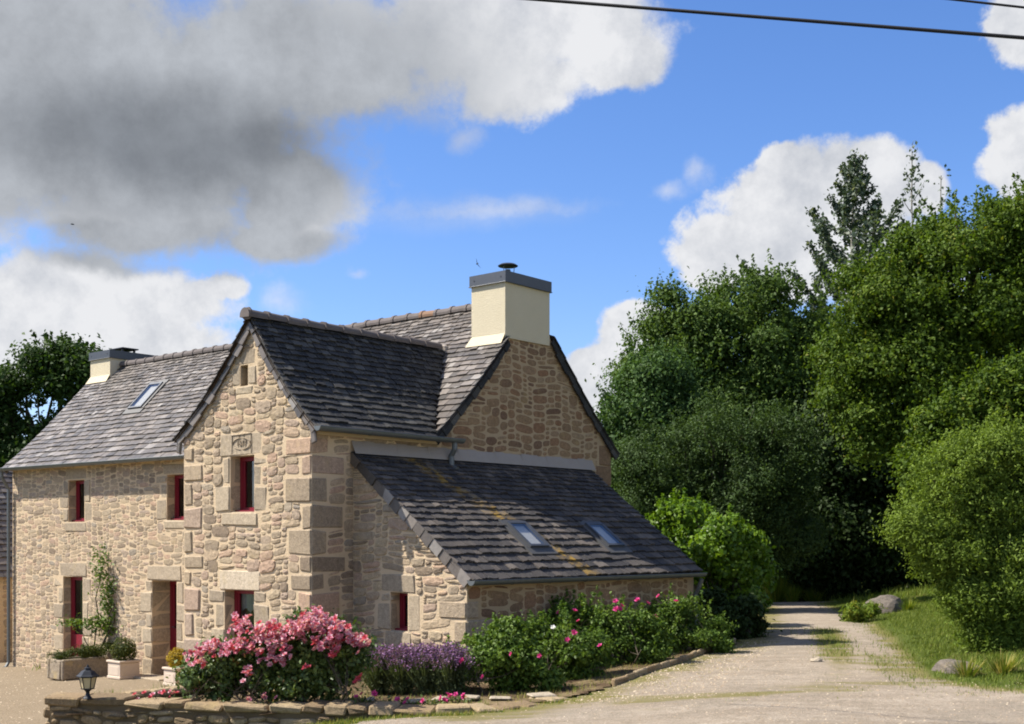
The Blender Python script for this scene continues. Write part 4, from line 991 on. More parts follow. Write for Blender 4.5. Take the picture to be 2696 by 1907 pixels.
def limb_mesh(m, p0, p1, r0, r1, wob=.12, n=5, seg_=6):
    p0, p1 = Vector(p0), Vector(p1); L = (p1 - p0).length; pts = []
    for k in range(n + 1):
        f = k / n; s_ = math.sin(f * math.pi) * wob * L
        pts.append(p0.lerp(p1, f) + Vector((random.uniform(-.5, .5), random.uniform(-.5, .5), random.uniform(-.2, .4))) * s_)
    m.tube(pts, [r0 + (r1 - r0) * k / n for k in range(n + 1)], seg_)
    return pts
def tree(name, label, cat, base, blobs, nclump, per, cr, size, mat, group=None, bark=BARK, trunk_r=.25, limbs=9, stems=1, inner=.25, shell=(.6, 1.08), aspect=.55, flat=.7, up=.35, foliage='crown', droop=0.0, spray=None):
    base = Vector(base); t = thing(name, label, cat, base, 0, group)
    bl = [tuple(np.array(b[:3]) - np.array(base)) + tuple(b[3:]) for b in blobs]
    cen = Vector(np.average(np.array(bl)[:, :3], axis=0)); top = max(b[2] for b in bl)
    m = MB()
    for s_ in range(stems):
        off = Vector((random.uniform(-.3, .3), random.uniform(-.3, .3), 0)) * (0 if stems == 1 else 1)
        fork = Vector((cen.x * .45, cen.y * .45, max(.25 * top, .15))) + off * 2
        limb_mesh(m, off + Vector((0, 0, -.15)), fork, trunk_r, trunk_r * .72, .05)
        bs = sorted(bl, key=lambda b: random.random())[:limbs]
        for b in bs:
            tgt = Vector(b[:3]) + Vector((random.uniform(-.3, .3) * b[3], random.uniform(-.3, .3) * b[4], .3 * b[5]))
            p = limb_mesh(m, fork, tgt, trunk_r * .5, trunk_r * .10, .10)
            for q in range(2): limb_mesh(m, p[3], tgt + Vector((random.uniform(-.8, .8) * b[3], random.uniform(-.8, .8) * b[4], random.uniform(-.2, .7) * b[5])), trunk_r * .2, trunk_r * .05, .12, 4, 5)
    m.build('trunk' if cat == 'tree' else 'stem', bark, t)
    C, N, rnd = crown_points(bl, nclump, per, cr, shell, flat, inner)
    if spray:
        q = np.array(bl); ar = q[:, 3] * q[:, 5]; ns, ls = spray; k = rng.choice(len(q), ns, p=ar / ar.sum()); d = unit(ns); d[:, 2] += .25
        d /= np.linalg.norm(d, axis=1, keepdims=True); p0 = q[k, :3] + d * q[k, 3:6] * rng.uniform(.8, 1.0, ns)[:, None]
        g = d * .6 + unit(ns) * .35 + np.array([0, 0, .65]); g /= np.linalg.norm(g, axis=1, keepdims=True); nl = 26
        f = rng.random((ns, nl)) ** .8; ln = ls * rng.uniform(.4, 1.25, ns)
        pts = p0[:, None] + g[:, None] * (f * ln[:, None])[..., None] + rng.normal(size=(ns, nl, 3)) * (.16 * ls * (1.15 - f))[..., None] * .8
        C = np.concatenate([C, pts.reshape(-1, 3)]); N = np.concatenate([N, np.repeat(d * .5, nl, 0)]); rnd = np.concatenate([rnd, np.clip(np.repeat(rng.random(ns), nl) * .5 + .5 * rng.random(ns * nl), 0, 1)])
    leaves(foliage, C, N, size, rnd, mat, t, aspect, droop, up)
    return t
G_ = lambda px, py, Y: (at(px, py, Y).x, Y, hz(at(px, py, Y).x, Y))

# trees behind and beside the house
tree('broadleaf_tree', 'dark round tree behind the left chimney, sky showing through its gaps', 'tree', (-23.0, 60, hz(-23, 60)),
     px_blobs([(150,955,75,36),(75,1010,62,34),(228,985,45,45),(20,1050,45,45),(225,1080,45,42),(25,1165,60,45),(150,1140,50,30),(90,1225,110,50),(190,1190,60,45),(-50,1130,60,80),(150,1030,60,28),(10,1110,40,22)], 60),
     620, 70, .8, .22, L_OAK, 'trees around the farmhouse', trunk_r=.4, limbs=12, inner=.12, spray=(500, .9), shell=(.5, 1.1))
tree('broadleaf_tree', 'tall domed broadleaf tree rising above the other trees right of the chimney', 'tree', G_(1960, 1500, 42),
     px_blobs([(1965,835,120,95),(1830,900,90,85),(2085,880,95,105),(1760,960,120,110),(1910,970,180,120),(2090,1000,150,130),(1775,930,60,100),(1990,1120,160,130),(1745,800,36,34),(2010,760,50,40),(2190,1080,70,90),(2120,1180,100,90)], 42),
     1500, 100, .55, .125, L_ASH, 'trees around the farmhouse', trunk_r=.32, limbs=10, inner=.2, spray=(1200, .75), shell=(.62, 1.12))
tree('broadleaf_tree', 'leafy medium tree closest to the back corner of the gable', 'tree', G_(1700, 1500, 38),
     px_blobs([(1665,1085,78,68),(1725,1005,72,66),(1690,1170,100,90),(1640,1260,70,70),(1760,1090,90,90),(1620,1130,45,50)], 38),
     760, 95, .48, .115, L_ALDER, 'trees around the farmhouse', trunk_r=.2, limbs=6, inner=.2, spray=(500, .6))
tree('broadleaf_tree', 'dull grey green tree rising behind the bright glossy shrubs', 'tree', G_(1860, 1500, 34),
     px_blobs([(1760,1250,120,110),(1890,1180,120,110),(1990,1320,120,120),(1850,1370,110,90),(2040,1210,90,110),(2060,1420,80,90),(1700,1330,90,80),(1930,1450,110,80)], 34),
     1300, 95, .40, .085, L_SALLOW, 'trees around the farmhouse', trunk_r=.16, limbs=8, stems=2, inner=.2, spray=(900, .7), aspect=.4)
tree('shaded_tree', 'shade-darkened tree filling the gap above the bend of the track', 'tree', G_(2160, 1560, 40.5),
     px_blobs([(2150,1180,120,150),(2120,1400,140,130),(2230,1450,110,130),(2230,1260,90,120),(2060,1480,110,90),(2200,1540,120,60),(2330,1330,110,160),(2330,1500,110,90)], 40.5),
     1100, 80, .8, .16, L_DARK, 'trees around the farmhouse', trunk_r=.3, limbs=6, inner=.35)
tree('broadleaf_tree', 'large sunlit yellow green tree filling the upper right of the picture', 'tree', (12.6, 31, hz(12.6, 31)),
     px_blobs([(2550,660,150,105),(2430,705,90,85),(2690,625,120,110),(2330,790,110,105),(2520,820,190,150),(2265,930,90,105),(2400,1000,170,130),(2650,990,170,170),(2245,1050,70,75),(2330,1140,105,85),(2480,1170,140,110),(2750,780,130,150),(2370,745,45,50)], 31),
     2300, 100, .42, .098, L_MAPLE, 'trees around the farmhouse', trunk_r=.34, limbs=12, inner=.22, spray=(1500, .6), shell=(.62, 1.12))
tree('young_tree', 'young yellow green tree low on the right, in front of the largest one', 'tree', (9.4, 23.5, hz(9.4, 23.5)),
     px_blobs([(2655,1090,75,75),(2570,1180,75,65),(2690,1230,85,85),(2620,1010,40,40),(2760,1130,80,100),(2520,1110,60,60),(2600,1080,70,60),(2460,1150,55,55),(2410,1230,45,50),(2700,1020,70,60)], 23.5),
     700, 75, .28, .085, L_MAPLE, 'trees around the farmhouse', trunk_r=.08, limbs=5, inner=.2, spray=(450, .45))
tree('willow_shrub', 'broad grey green willow bush overhanging the right verge', 'shrub', (8.6, 20.6, hz(8.6, 20.6)),
     px_blobs([(2540,1255,80,85),(2470,1330,80,75),(2420,1400,60,55),(2580,1380,95,85),(2660,1290,85,85),(2680,1440,95,110),(2500,1460,85,75),(2620,1560,105,100),(2540,1560,60,60),(2640,1680,70,70),(2590,1650,50,50),(2770,1500,100,160),(2600,1180,70,55),(2680,1190,80,60),(2740,1700,90,90),(2455,1270,36,30),(2400,1345,30,26)], 20.6),
     2200, 84, .24, .062, L_WILLOW, 'trees around the farmhouse', trunk_r=.07, limbs=10, stems=3, inner=.22, spray=(1300, .42), aspect=.34, foliage='foliage')

# far wood closing the view behind everything
bl_ = [(x, 88 + random.uniform(-5, 8), 2.5 + random.uniform(-1, 1.5), random.uniform(4, 7), 4, random.uniform(3, 5)) for x in np.arange(-75, 80, 5.5)]
C, N, rn = crown_points(bl_, 1300, 34, 1.2); o = leaves('far_wood', C, N, .55, rn, L_OAK, None); o['kind'] = 'stuff'; tag(o, 'distant dark wood beyond the fields')
def branch_tree(name, label, base, top, spread, nbr, dens, leaf, mat, bark, tr, h0, lean=0.0, up0=.5):
    """upright tree whose leaves sit along single rising branches"""
    base = Vector(base); t = thing(name, label, 'tree', base, 0, 'trees around the farmhouse'); H = top - base.z; m = MB(); C = []
    limb_mesh(m, (0, 0, -.1), (lean, 0, H * .98), tr, .02, .02, 8)
    for k in range(nbr):
        f = h0 + (1 - h0) * (k + random.random()) / nbr; z = H * f
        L_ = spread * (1 - f) ** 1.05 * random.uniform(.6, 1.2) + .12; a = k * 2.4 + random.uniform(-.4, .4)
        p0 = Vector((lean * f, 0, z)); dirn = Vector((math.cos(a), math.sin(a), up0 + random.uniform(-.1, .35))).normalized()
        p1 = p0 + dirn * L_ * .6; p2 = p1 + (dirn + Vector((.12, 0, .55))).normalized() * L_ * .5
        m.tube([p0, p0.lerp(p1, .5), p1, p2], [tr * .28 * (1 - f) + .012, .018, .013, .006], 5)
        for q in range(int(dens * L_)):
            g_ = random.uniform(.15, 1.03) ** .8; p = p0.lerp(p1, g_ / .55) if g_ < .55 else p1.lerp(p2, (g_ - .55) / .45)
            C.append(p + Vector((random.gauss(0, .085), random.gauss(0, .085), random.gauss(0, .10))))
    for q in range(int(dens * 3)): C.append(Vector((lean * .95 + random.gauss(0, .18), random.gauss(0, .18), H * random.uniform(.86, 1.0))))
    m.build('trunk', bark, t); C = np.array([tuple(c) for c in C]); n = len(C)
    leaves('crown', C, unit(n), leaf, rng.random(n), mat, t, .7, .3, .1)
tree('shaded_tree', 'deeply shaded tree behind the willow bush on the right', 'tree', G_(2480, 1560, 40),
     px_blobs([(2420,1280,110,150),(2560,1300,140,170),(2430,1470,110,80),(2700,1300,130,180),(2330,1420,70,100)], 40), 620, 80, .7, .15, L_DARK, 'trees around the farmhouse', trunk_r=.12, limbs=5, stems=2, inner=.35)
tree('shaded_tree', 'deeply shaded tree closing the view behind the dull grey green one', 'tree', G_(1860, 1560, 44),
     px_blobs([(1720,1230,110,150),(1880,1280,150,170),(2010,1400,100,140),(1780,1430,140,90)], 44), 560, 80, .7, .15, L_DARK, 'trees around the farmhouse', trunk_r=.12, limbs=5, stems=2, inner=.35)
p = at(2225, 1500, 43.5)
branch_tree('poplar_tree', 'pointed silvery poplar standing tallest against the white cloud', (p.x, 43.5, hz(p.x, 43.5)), at(0, 408, 43.5).z, 9.4, 84, 130, .14, L_POPLAR, BARK_PALE, .17, .22, .35)
p = at(2395, 1500, 51)
branch_tree('sparse_tree', 'thin, nearly bare treetop between the poplar and the large sunlit tree', (p.x, 51, hz(p.x, 51)), at(0, 378, 51).z, 5.5, 50, 16, .17, L_POPLAR, BARK_PALE, .11, .35, .1, .9)
p = at(2490, 1500, 52)
branch_tree('sparse_tree', 'spindly bare treetop just left of the large sunlit crown', (p.x, 52, hz(p.x, 52)), at(0, 440, 52).z, 2.0, 18, 10, .16, L_POPLAR, BARK_PALE, .08, .45, -.2, 1.0)

def ball(name, lab, base, r, n, size, mat):
    t = thing(name, lab, 'shrub', base, 0, 'clipped shrubs in pots'); d = unit(n); rr = r * (rng.uniform(.72, 1.06, n) + .05 * np.sin(5 * d[:, 0]) * np.sin(4 * d[:, 2] + 1))
    leaves('foliage', d * rr[:, None] + np.array([0, 0, r * .9]), d * 1.2, size, rng.random(n), mat, t)
    m = MB(); m.tube([(0, 0, -.03), (0, 0, r * .9)], .02, 6); m.lathe((0, 0, r * .9), [(r * .3, -r * .5), (r * .62, -r * .2), (r * .66, r * .2), (r * .35, r * .5)], 8); m.build('stem', L_DARK, t)
def shrub(name, label, base, blobs, nclump, per, cr, size, mat, group=None, **k):
    return tree(name, label, 'shrub', base, blobs, nclump, per, cr, size, mat, group, trunk_r=k.pop('trunk_r', .03), limbs=k.pop('limbs', 6), stems=k.pop('stems', 3), foliage='foliage', **k)
shrub('glossy_shrub', 'bright green shrub rounded above the lean-to roof edge', G_(1800, 1500, 28.5), px_blobs([(1795,1370,70,58),(1770,1420,60,60),(1830,1430,70,60)], 28.5), 240, 40, .2, .11, L_LAUREL, 'glossy shrubs beside the lean-to', trunk_r=.05, spray=(90, .3))
shrub('glossy_shrub', 'larger glossy shrub beside the far lean-to corner, right of the first', G_(1900, 1560, 26.5), px_blobs([(1890,1440,100,80),(1870,1530,110,75),(1950,1550,75,75),(1930,1480,80,70),(1870,1590,80,60)], 26.5), 480, 40, .2, .11, L_LAUREL, 'glossy shrubs beside the lean-to', trunk_r=.05, spray=(90, .3))
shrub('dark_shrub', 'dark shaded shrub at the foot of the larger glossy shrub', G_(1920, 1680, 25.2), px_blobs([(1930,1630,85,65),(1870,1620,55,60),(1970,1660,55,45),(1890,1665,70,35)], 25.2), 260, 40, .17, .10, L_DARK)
# rugosa roses along the lean-to
RUG = [('shrub_rose', 'low shrub rose nearest the lavender', 17.5, [(1310,1750,135,70),(1210,1790,60,45),(1400,1770,80,65),(1330,1690,70,45),(1250,1720,60,55)], [(1345,1722),(1215,1740),(1420,1727),(1270,1782)]),
       ('shrub_rose', 'shrub rose with one white bloom, second from the lavender', 18.7, [(1490,1690,95,75),(1450,1740,80,60),(1540,1740,80,70),(1420,1680,50,40)], [(1456,1652),(1511,1666),(1579,1700),(1494,1685)]),
       ('shrub_rose', 'tall shrub rose under the lean-to eaves, third from the lavender', 20.2, [(1630,1665,85,62),(1600,1710,80,70),(1680,1690,80,70),(1640,1622,45,26)], [(1620,1583),(1637,1595),(1632,1603),(1678,1580),(1622,1604)]),
       ('shrub_rose', 'shrub rose at the far end of the lean-to wall', 21.8, [(1780,1640,85,60),(1740,1685,80,65),(1830,1670,75,70),(1800,1600,46,26),(1880,1690,45,30)], [(1706,1588),(1733,1570),(1780,1583),(1723,1626),(1677,1577)]),
       ('shrub_rose', 'shaded shrub rose tight against the lean-to wall', 20.1, [(1530,1628,65,40),(1480,1650,50,34)], [(1470,1612),(1513,1608),(1522,1635)])]
def bloom_mesh(name, mat, n=6, rad=1.0, seed=0):
    rd = random.Random(seed); m = MB(); vs = []; fs = []; rr = []
    for ring, (r, z, k) in enumerate(((rad, .12, n), (rad * .62, .35, n - 1))):
        for i in range(k):
            a = 2 * math.pi * (i + .5 * ring) / k + rd.uniform(-.15, .15); w_ = 1.15 * math.pi / k; o = len(vs)
            pr = lambda q, aa, zz: (q * math.cos(aa), q * math.sin(aa), zz)
            vs += [pr(.05 * rad, a, -.15 * rad), pr(r * .75, a - w_, z * rad + rd.uniform(-.1, .1)), pr(r * 1.05, a, (z + .12) * rad + rd.uniform(-.15, .15)), pr(r * .75, a + w_, z * rad)]
            fs.append((o, o + 1, o + 2, o + 3)); v = rd.random(); rr += [v * .7, v, min(1, v + .2), v]
    m.add(vs, fs); m.r = rr
    return m.mesh(name, mat)
BL_P = [bloom_mesh('bloom', PETAL, 6, 1, k) for k in range(4)]; BL_R = [bloom_mesh('bloom', PETAL_R, 6, 1, k) for k in range(2)]
BL_M = [bloom_mesh('bloom', PETAL_M, 5, 1, k) for k in range(3)]; BL_W = [bloom_mesh('bloom', PETAL_W, 5, 1, 1)]
def bloom(root, p, size, meshes):
    o = link('bloom', random.choice(meshes), root); o.location = Vector(p) - root.location
    d = Vector((random.gauss(-.25, .5), random.gauss(-.45, .4), random.uniform(.3, 1.0))).normalized()
    o.rotation_euler = d.to_track_quat('Z', 'Y').to_euler(); s_ = size * random.uniform(.75, 1.2); o.scale = (s_, s_, s_)
for nm, lab, Yd, bl, fl in RUG:
    c = at(bl[0][0], 0, Yd).x
    t = shrub(nm, lab, (c, Yd, float(bedz(c, Yd))), px_blobs(bl, Yd, .8), int(55 * len(bl)), 58, .15, .058, L_RUGOSA, 'shrub roses along the lean-to wall', trunk_r=.014, stems=4, spray=(60, .3))
    for k, (px, py) in enumerate(fl):
        bloom(t, at(px, py, Yd - .55), .05 * Yd / 19, BL_W if (px, py) == (1456, 1652) else BL_M)
# the pink rose in front of the wing corner
ROSES = [('left low pink rose bush near the golden pot', 16.7, [(585,1765,95,60),(530,1790,55,45),(650,1740,75,60),(610,1810,90,40)],
          [(680,1685,7),(640,1690,5),(612,1692,8),(570,1695,8),(550,1702,7),(535,1715,6),(520,1733,6),(508,1722,4),(655,1702,6),(600,1712,6),(632,1700,6),(585,1712,5),(640,1634,7),(648,1650,4),(622,1648,3)]),
         ('central pink rose bush, the most thickly flowered', 16.5, [(740,1745,95,75),(700,1770,70,60),(780,1700,80,70),(740,1810,110,45)],
          [(720,1654,9),(700,1652,8),(735,1662,7),(760,1668,8),(780,1655,8),(790,1645,8),(745,1680,8),(770,1680,8),(700,1680,8),(720,1690,6),(690,1705,6),(730,1720,6),(752,1705,5),(748,1727,6),(715,1735,5),(765,1650,8),(655,1772,5),(690,1662,6),(735,1700,4)]),
         ('right pink rose bush beside the lavender', 16.3, [(860,1725,85,80),(900,1770,75,65),(820,1690,75,70),(845,1810,100,45),(925,1720,50,50)],
          [(842,1618,8),(805,1620,5),(822,1637,8),(840,1645,8),(860,1640,8),(875,1650,6),(885,1645,8),(895,1662,7),(915,1668,8),(935,1680,7),(950,1692,6),(880,1690,6),(905,1685,6),(835,1700,6),(850,1685,6),(870,1705,4),(820,1655,8),(955,1692,4),(800,1650,6)])]
for lab, Yd, bl, fl in ROSES:
    c = at(bl[0][0], 0, Yd).x
    t = shrub('rose_bush', lab, (c, Yd, float(bedz(c, Yd))), px_blobs(bl, Yd, .8), int(75 * len(bl)), 30, .14, .062, L_ROSE, 'pink rose bushes above the garden wall', trunk_r=.014, stems=4, aspect=.6, spray=(40, .22))
    for px, py, n in fl:
        for q in range(max(5, int(n * 2.3))):
            d = random.gauss(0, .16)
            bloom(t, at(px + random.gauss(0, 13), py + random.gauss(0, 9), Yd - .40 + d), .045, BL_P if random.random() < .85 else BL_R)
    for px, py in ([(537, 1752)], [(657, 1768), (803, 1757)], [(942, 1788), (950, 1780), (936, 1795), (872, 1724), (880, 1728), (811, 1757)])[ROSES.index((lab, Yd, bl, fl))]:
        bloom(t, at(px, py, Yd - .55), .05, BL_R)
# lavender
for k, lab in enumerate(('lavender clump touching the right rose bush', 'second lavender clump from the rose bush', 'third lavender clump, under the small lean-to window', 'last lavender clump, beside the shrub roses')):
    px = 1000 + 62 * k; Yd = 17.5 - .1 * k; p = at(px, 0, Yd); base = Vector((p.x, Yd, float(bedz(p.x, Yd))))
    t = thing('lavender', lab, 'plant', base, 0, 'lavender clumps in a row'); n = 900
    a = rng.uniform(0, 2 * math.pi, n); s_ = np.abs(rng.normal(0, .36, n)); hh = rng.uniform(.48, .72, n) * (1 - .25 * s_); r0 = rng.uniform(0, .1, n)
    tip = np.stack([np.cos(a) * (r0 + hh * s_), np.sin(a) * (r0 + hh * s_), hh], 1); ro = np.stack([np.cos(a) * r0, np.sin(a) * r0, np.zeros(n)], 1)
    sdv = np.stack([-np.sin(a + 1), np.cos(a + 1), np.zeros(n)], 1) * .006; mid = ro * .35 + tip * .65 + np.array([0, 0, .02])
    V = np.stack([ro - sdv, ro + sdv, mid + sdv * .8, mid - sdv * .8], 1).reshape(-1, 3); V2 = np.stack([mid - sdv * .6, mid + sdv * .6, tip + sdv * .4, tip - sdv * .4], 1).reshape(-1, 3)
    q = rng.uniform(0, 1, (n * 2)) ; aa = rng.uniform(0, 6.3, n * 2); rr = rng.uniform(0, .30, n * 2)
    Cf = np.stack([np.cos(aa) * rr * (1 + q * .2), np.sin(aa) * rr * (1 + q * .2), .02 + q * .34], 1)
    npmesh('stem', np.concatenate([V, V2]), np.arange(8 * n).reshape(-1, 4), L_LAV, t, np.repeat(rng.random(2 * n), 4))
    leaves('foliage', Cf, unit(n * 2) * .4, .05, rng.random(n * 2), L_LAV, t, .18, 0, .1)
    fsp = np.concatenate([tip - (tip - mid) * f for f in (0, .18, .36)]); fsp = fsp[rng.random(len(fsp)) < .9]
    o = leaves('flower_spike', fsp, unit(len(fsp)), .034, rng.random(len(fsp)), L_LAVF, t, .55, 0, .1); o['kind'] = 'stuff'
# small ground-cover roses along the bed
for px, py, n, lab in ((395, 1826, 5, 'small pink rose low behind the left end of the garden wall'), (445, 1824, 7, 'flat pink rose second from the left behind the garden wall'), (500, 1812, 7, 'pair of pink blooms left of the big rose bush'),
                       (959, 1832, 4, 'magenta ground rose under the right rose bush'), (1137, 1838, 4, 'magenta ground rose in front of the lavender'), (1200, 1832, 4, 'magenta ground rose between the lavender and shrub rose'), (712, 1838, 5, 'shaded magenta ground rose under the central rose bush'), (1045, 1836, 3, 'tiny reddish ground rose in the grass before the lavender')):
    Yd = 16.75 if px < 510 else 16.1; p = at(px, py, Yd); zb = float(bedz(p.x, Yd)); base = Vector((p.x, Yd, zb)); top = max(p.z, zb + .08)
    t = thing('ground_cover_rose', lab, 'plant', base, 0, 'ground cover roses in the bed'); C = rng.normal(size=(70, 3)) * np.array([.13, .1, .03]) + np.array([0, 0, (top - zb) * .5])
    leaves('foliage', C, unit(70), .05, rng.random(70), L_ROSE, t)
    m = MB()
    for q in range(n):
        pp = Vector((p.x + random.gauss(0, .10), Yd - .08 + random.gauss(0, .05), top + random.gauss(0, .025))); bloom(t, pp, .042, BL_M if n < 5 else BL_R + BL_P)
        m.tube([(0, 0, -.02), pp - base], [.006, .004], 4)
    m.build('stem', BARK, t)

# climbing rose on the facade
cb = h2w((-11.0, 2.72, -.25)); t = thing('climbing_rose', 'thin climbing rose trained up the front wall between the two doors', 'climber', cb, 0)
m = MB()
for q, dst in enumerate([(300,1560),(275,1470),(335,1500),(320,1620),(215,1640),(300,1640)]):
    e = at(*dst, 28.75) - cb; limb_mesh(m, (random.uniform(-.1, .1), 0, 0), e, .022, .007, .12, 6, 5)
m.build('stem', BARK, t)
bl = [tuple(np.array(b[:3]) - np.array(cb)) + (b[3], .14, b[5]) for b in px_blobs([(262,1495,14,36),(300,1545,26,26),(347,1515,16,34),(322,1600,30,36),(300,1652,52,20),(212,1640,36,9),(335,1660,16,40),(285,1590,18,26),(255,1640,24,12)], 28.75)]
C = []
for b in bl:
    k = int(6800 * b[3] * b[5]) + 25; C.append(np.array(b[:3]) + rng.normal(size=(k, 3)) * np.array([b[3] * .75, .10, b[5] * .75]))
C = np.concatenate(C); N = unit(len(C)) * .5 + np.array([-.3, -.6, .2]); rn = rng.random(len(C)); leaves('foliage', C, N, .075, rn, L_RUGOSA, t)

# ------------------------------------------------------------------ pots, trough, lantern
def pot(px, pyb, Yd, size, hh, lab):
    p = at(px, 0, Yd); z0 = hz(p.x, Yd) + .015; t = thing('planter_pot', lab, 'plant pot', (p.x, Yd, z0), HROT, 'square stone pots by the doors')
    m = MB(); m.block((0, 0, hh / 2), (size, size, hh), .015, .003); m.block((0, 0, .03), (size + .03, size + .03, .06), .01)
    for sx_, sy_ in ((1, 0), (-1, 0), (0, 1), (0, -1)):
        m.block((sx_ * size / 2, sy_ * size / 2, hh * .5), (.012 if sx_ else size * .72, .012 if sy_ else size * .72, hh * .55), .004)
    m.build('pot_body', POTM, t); m = MB(); r = size / 2 + .02
    for sx_, sy_ in ((1, 0), (-1, 0), (0, 1), (0, -1)): m.block((sx_ * (r - .02), sy_ * (r - .02), hh + .025), (.05 if sx_ else size + .06, .05 if sy_ else size - .03, .05), .01)
    m.build('rim', POTM, t); m = MB(); m.box((0, 0, hh - .01), (size - .06, size - .06, .05)); m.build('soil', SOIL, t)
    return Vector((p.x, Yd, z0 + hh))
tp = pot(326, 1790, 27.3, .50, .36, 'pale square pot with a clipped green ball, beside the stone trough')
ball('clipped_shrub', 'clipped green ball shrub in the pale pot left of the wing door', tp, .285, 2600, .036, L_BOX)
tp = pot(470, 1805, 25.7, .44, .34, 'pale square pot with a golden shrub, half behind the left rose bush')
ball('golden_shrub', 'rounded golden yellow shrub in a pot next to the wing corner', tp, .235, 1800, .038, L_GOLD)
p = at(205, 0, 28.1); z0 = hz(p.x, 28.1) + .01
t = thing('stone_trough', 'weathered stone trough planted with a low shrub under the left door', 'trough', (p.x, 28.1, z0), HROT)
m = MB(); Lx, Ly, Hh = .72, 1.15, .46
for c, d in (((-Lx / 2 + .06, 0, Hh / 2), (.12, Ly, Hh)), ((Lx / 2 - .06, 0, Hh / 2), (.12, Ly, Hh)), ((0, -Ly / 2 + .06, Hh / 2), (Lx - .25, .12, Hh - .01)), ((0, Ly / 2 - .06, Hh / 2), (Lx - .25, .12, Hh - .01)), ((0, 0, .08), (Lx - .25, Ly - .25, .14))): m.block(c, d, .025, .012, random.random())
m.build('basin', TROUGHM, t); m = MB(); m.box((0, 0, Hh - .06), (Lx - .24, Ly - .24, .04)); m.build('soil', SOIL, t)
bq = Vector((p.x, 28.1, z0 + Hh - .05))
shrub('low_shrub', 'dark low shrub spilling over the stone trough', bq, [(bq.x + .1, bq.y + .1, bq.z + .16, .38, .45, .2), (bq.x - .4, bq.y - .1, bq.z + .08, .42, .4, .13), (bq.x + .42, bq.y + .25, bq.z + .16, .3, .35, .2)], 200, 40, .09, .035, L_BOX, trunk_r=.015, inner=.3)
# garden lantern standing on the wall end
lp = at(231, 1831, 16.45); lp.z = .82
t = thing('garden_lantern', 'black hexagonal lantern with amber panes on the end of the garden wall', 'lantern', lp, R(12))
m = MB(); m.lathe((0, 0, 0), [(.062, 0), (.062, .012), (.045, .03), (.030, .055), (.024, .085), (.03, .10), (.052, .125), (.075, .14)], 12); m.build('pedestal', LANT, t)
m = MB()
for k in range(6):
    a = R(60 * k); m.tube([(.078 * math.cos(a), .078 * math.sin(a), .135), (.112 * math.cos(a), .112 * math.sin(a), .30)], .0075, 5)
m.lathe((0, 0, .132), [(.088, 0), (.088, .014)], 6); m.lathe((0, 0, .292), [(.122, 0), (.128, .012)], 6); m.build('cage', LANT, t)
for k in range(6):
    a, b = R(60 * k + 3), R(60 * k + 57); g = MB()
    g.add([(.076 * math.cos(a), .076 * math.sin(a), .143), (.076 * math.cos(b), .076 * math.sin(b), .143), (.108 * math.cos(b), .108 * math.sin(b), .295), (.108 * math.cos(a), .108 * math.sin(a), .295)], [(0, 1, 2, 3)]); g.build('pane', AMBER, t)
m = MB(); m.lathe((0, 0, .30), [(.150, 0), (.150, .012), (.125, .03), (.085, .075), (.045, .095), (.04, .11), (.05, .118), (.02, .13), (.014, .15), (.004, .165)], 6); m.build('lantern_top', LANT, t)

# ------------------------------------------------------------------ garden wall
gwall = thing('garden_wall', 'low curved drystone garden wall holding up the flower bed', 'wall', (0, 0, 0))
FR = [(-6.30, 16.70), (-5.4, 16.55), (-4.6, 16.25), (-3.6, 15.98), (-2.4, 15.72), (-1.2, 15.58), (-.35, 15.62), (.25, 15.95), (.62, 16.35)]
RE = [(-6.30, 16.75), (-5.95, 17.45), (-4.95, 18.45), (-3.6, 19.75)]
def path_at(P, s):
    for (x0, y0), (x1, y1) in zip(P[:-1], P[1:]):
        l = math.hypot(x1 - x0, y1 - y0)
        if s <= l or (x1, y1) == P[-1]: 
            f = min(1, s / l); dx, dy = (x1 - x0) / l, (y1 - y0) / l; return x0 + (x1 - x0) * f, y0 + (y1 - y0) * f, dx, dy
        s -= l
plen = lambda P: sum(math.hypot(b[0] - a[0], b[1] - a[1]) for a, b in zip(P[:-1], P[1:]))
TOPZ = .83
gw = {}
m = MB()                                             # dark earth core behind the joints
for k in range(40):
    s0, s1 = plen(FR) * k / 40, plen(FR) * (k + 1) / 40; x0, y0, dx, dy = path_at(FR, s0); x1, y1, _, _ = path_at(FR, s1 - 1e-6); nx, ny = dy, -dx
    zb0, zb1 = min(hz(x0, y0 - .3), .7) - .1, min(hz(x1, y1 - .3), .7) - .1
    q = [(x0 + nx * .06, y0 + ny * .06), (x1 + nx * .06, y1 + ny * .06), (x1 - nx * .3, y1 - ny * .3), (x0 - nx * .3, y0 - ny * .3)]
    m.add([(a, b, zb0 if i in (0, 3) else zb1) for i, (a, b) in enumerate(q)] + [(a, b, TOPZ - .07) for a, b in q], [(0,1,5,4),(4,5,6,7),(2,3,7,6),(0,4,7,3),(1,2,6,5)])
for k in range(12):
    s0, s1 = plen(RE) * k / 12, plen(RE) * (k + 1) / 12; x0, y0, dx, dy = path_at(RE, s0); x1, y1, _, _ = path_at(RE, s1 - 1e-6); nx, ny = dy, -dx
    q = [(x0 + nx * .06, y0 + ny * .06), (x1 + nx * .06, y1 + ny * .06), (x1 - nx * .1, y1 - ny * .1), (x0 - nx * .1, y0 - ny * .1)]
    m.add([(a, b, -.5) for a, b in q] + [(a, b, .70) for a, b in q], [(0,1,5,4),(4,5,6,7),(2,3,7,6),(0,4,7,3),(1,2,6,5)])
m.build('earth_core', DMORTAR, gwall)
LF = plen(FR)
class Curved:
    n = Vector((0, -1, 0))
    def p(s, u, z, d=0.0):
        x, y, dx, dy = path_at(FR, min(max(u, 0), LF - .001)); return Vector((x + dy * (d + .07), y - dx * (d + .07), z))
cw = Curved(); gp = []
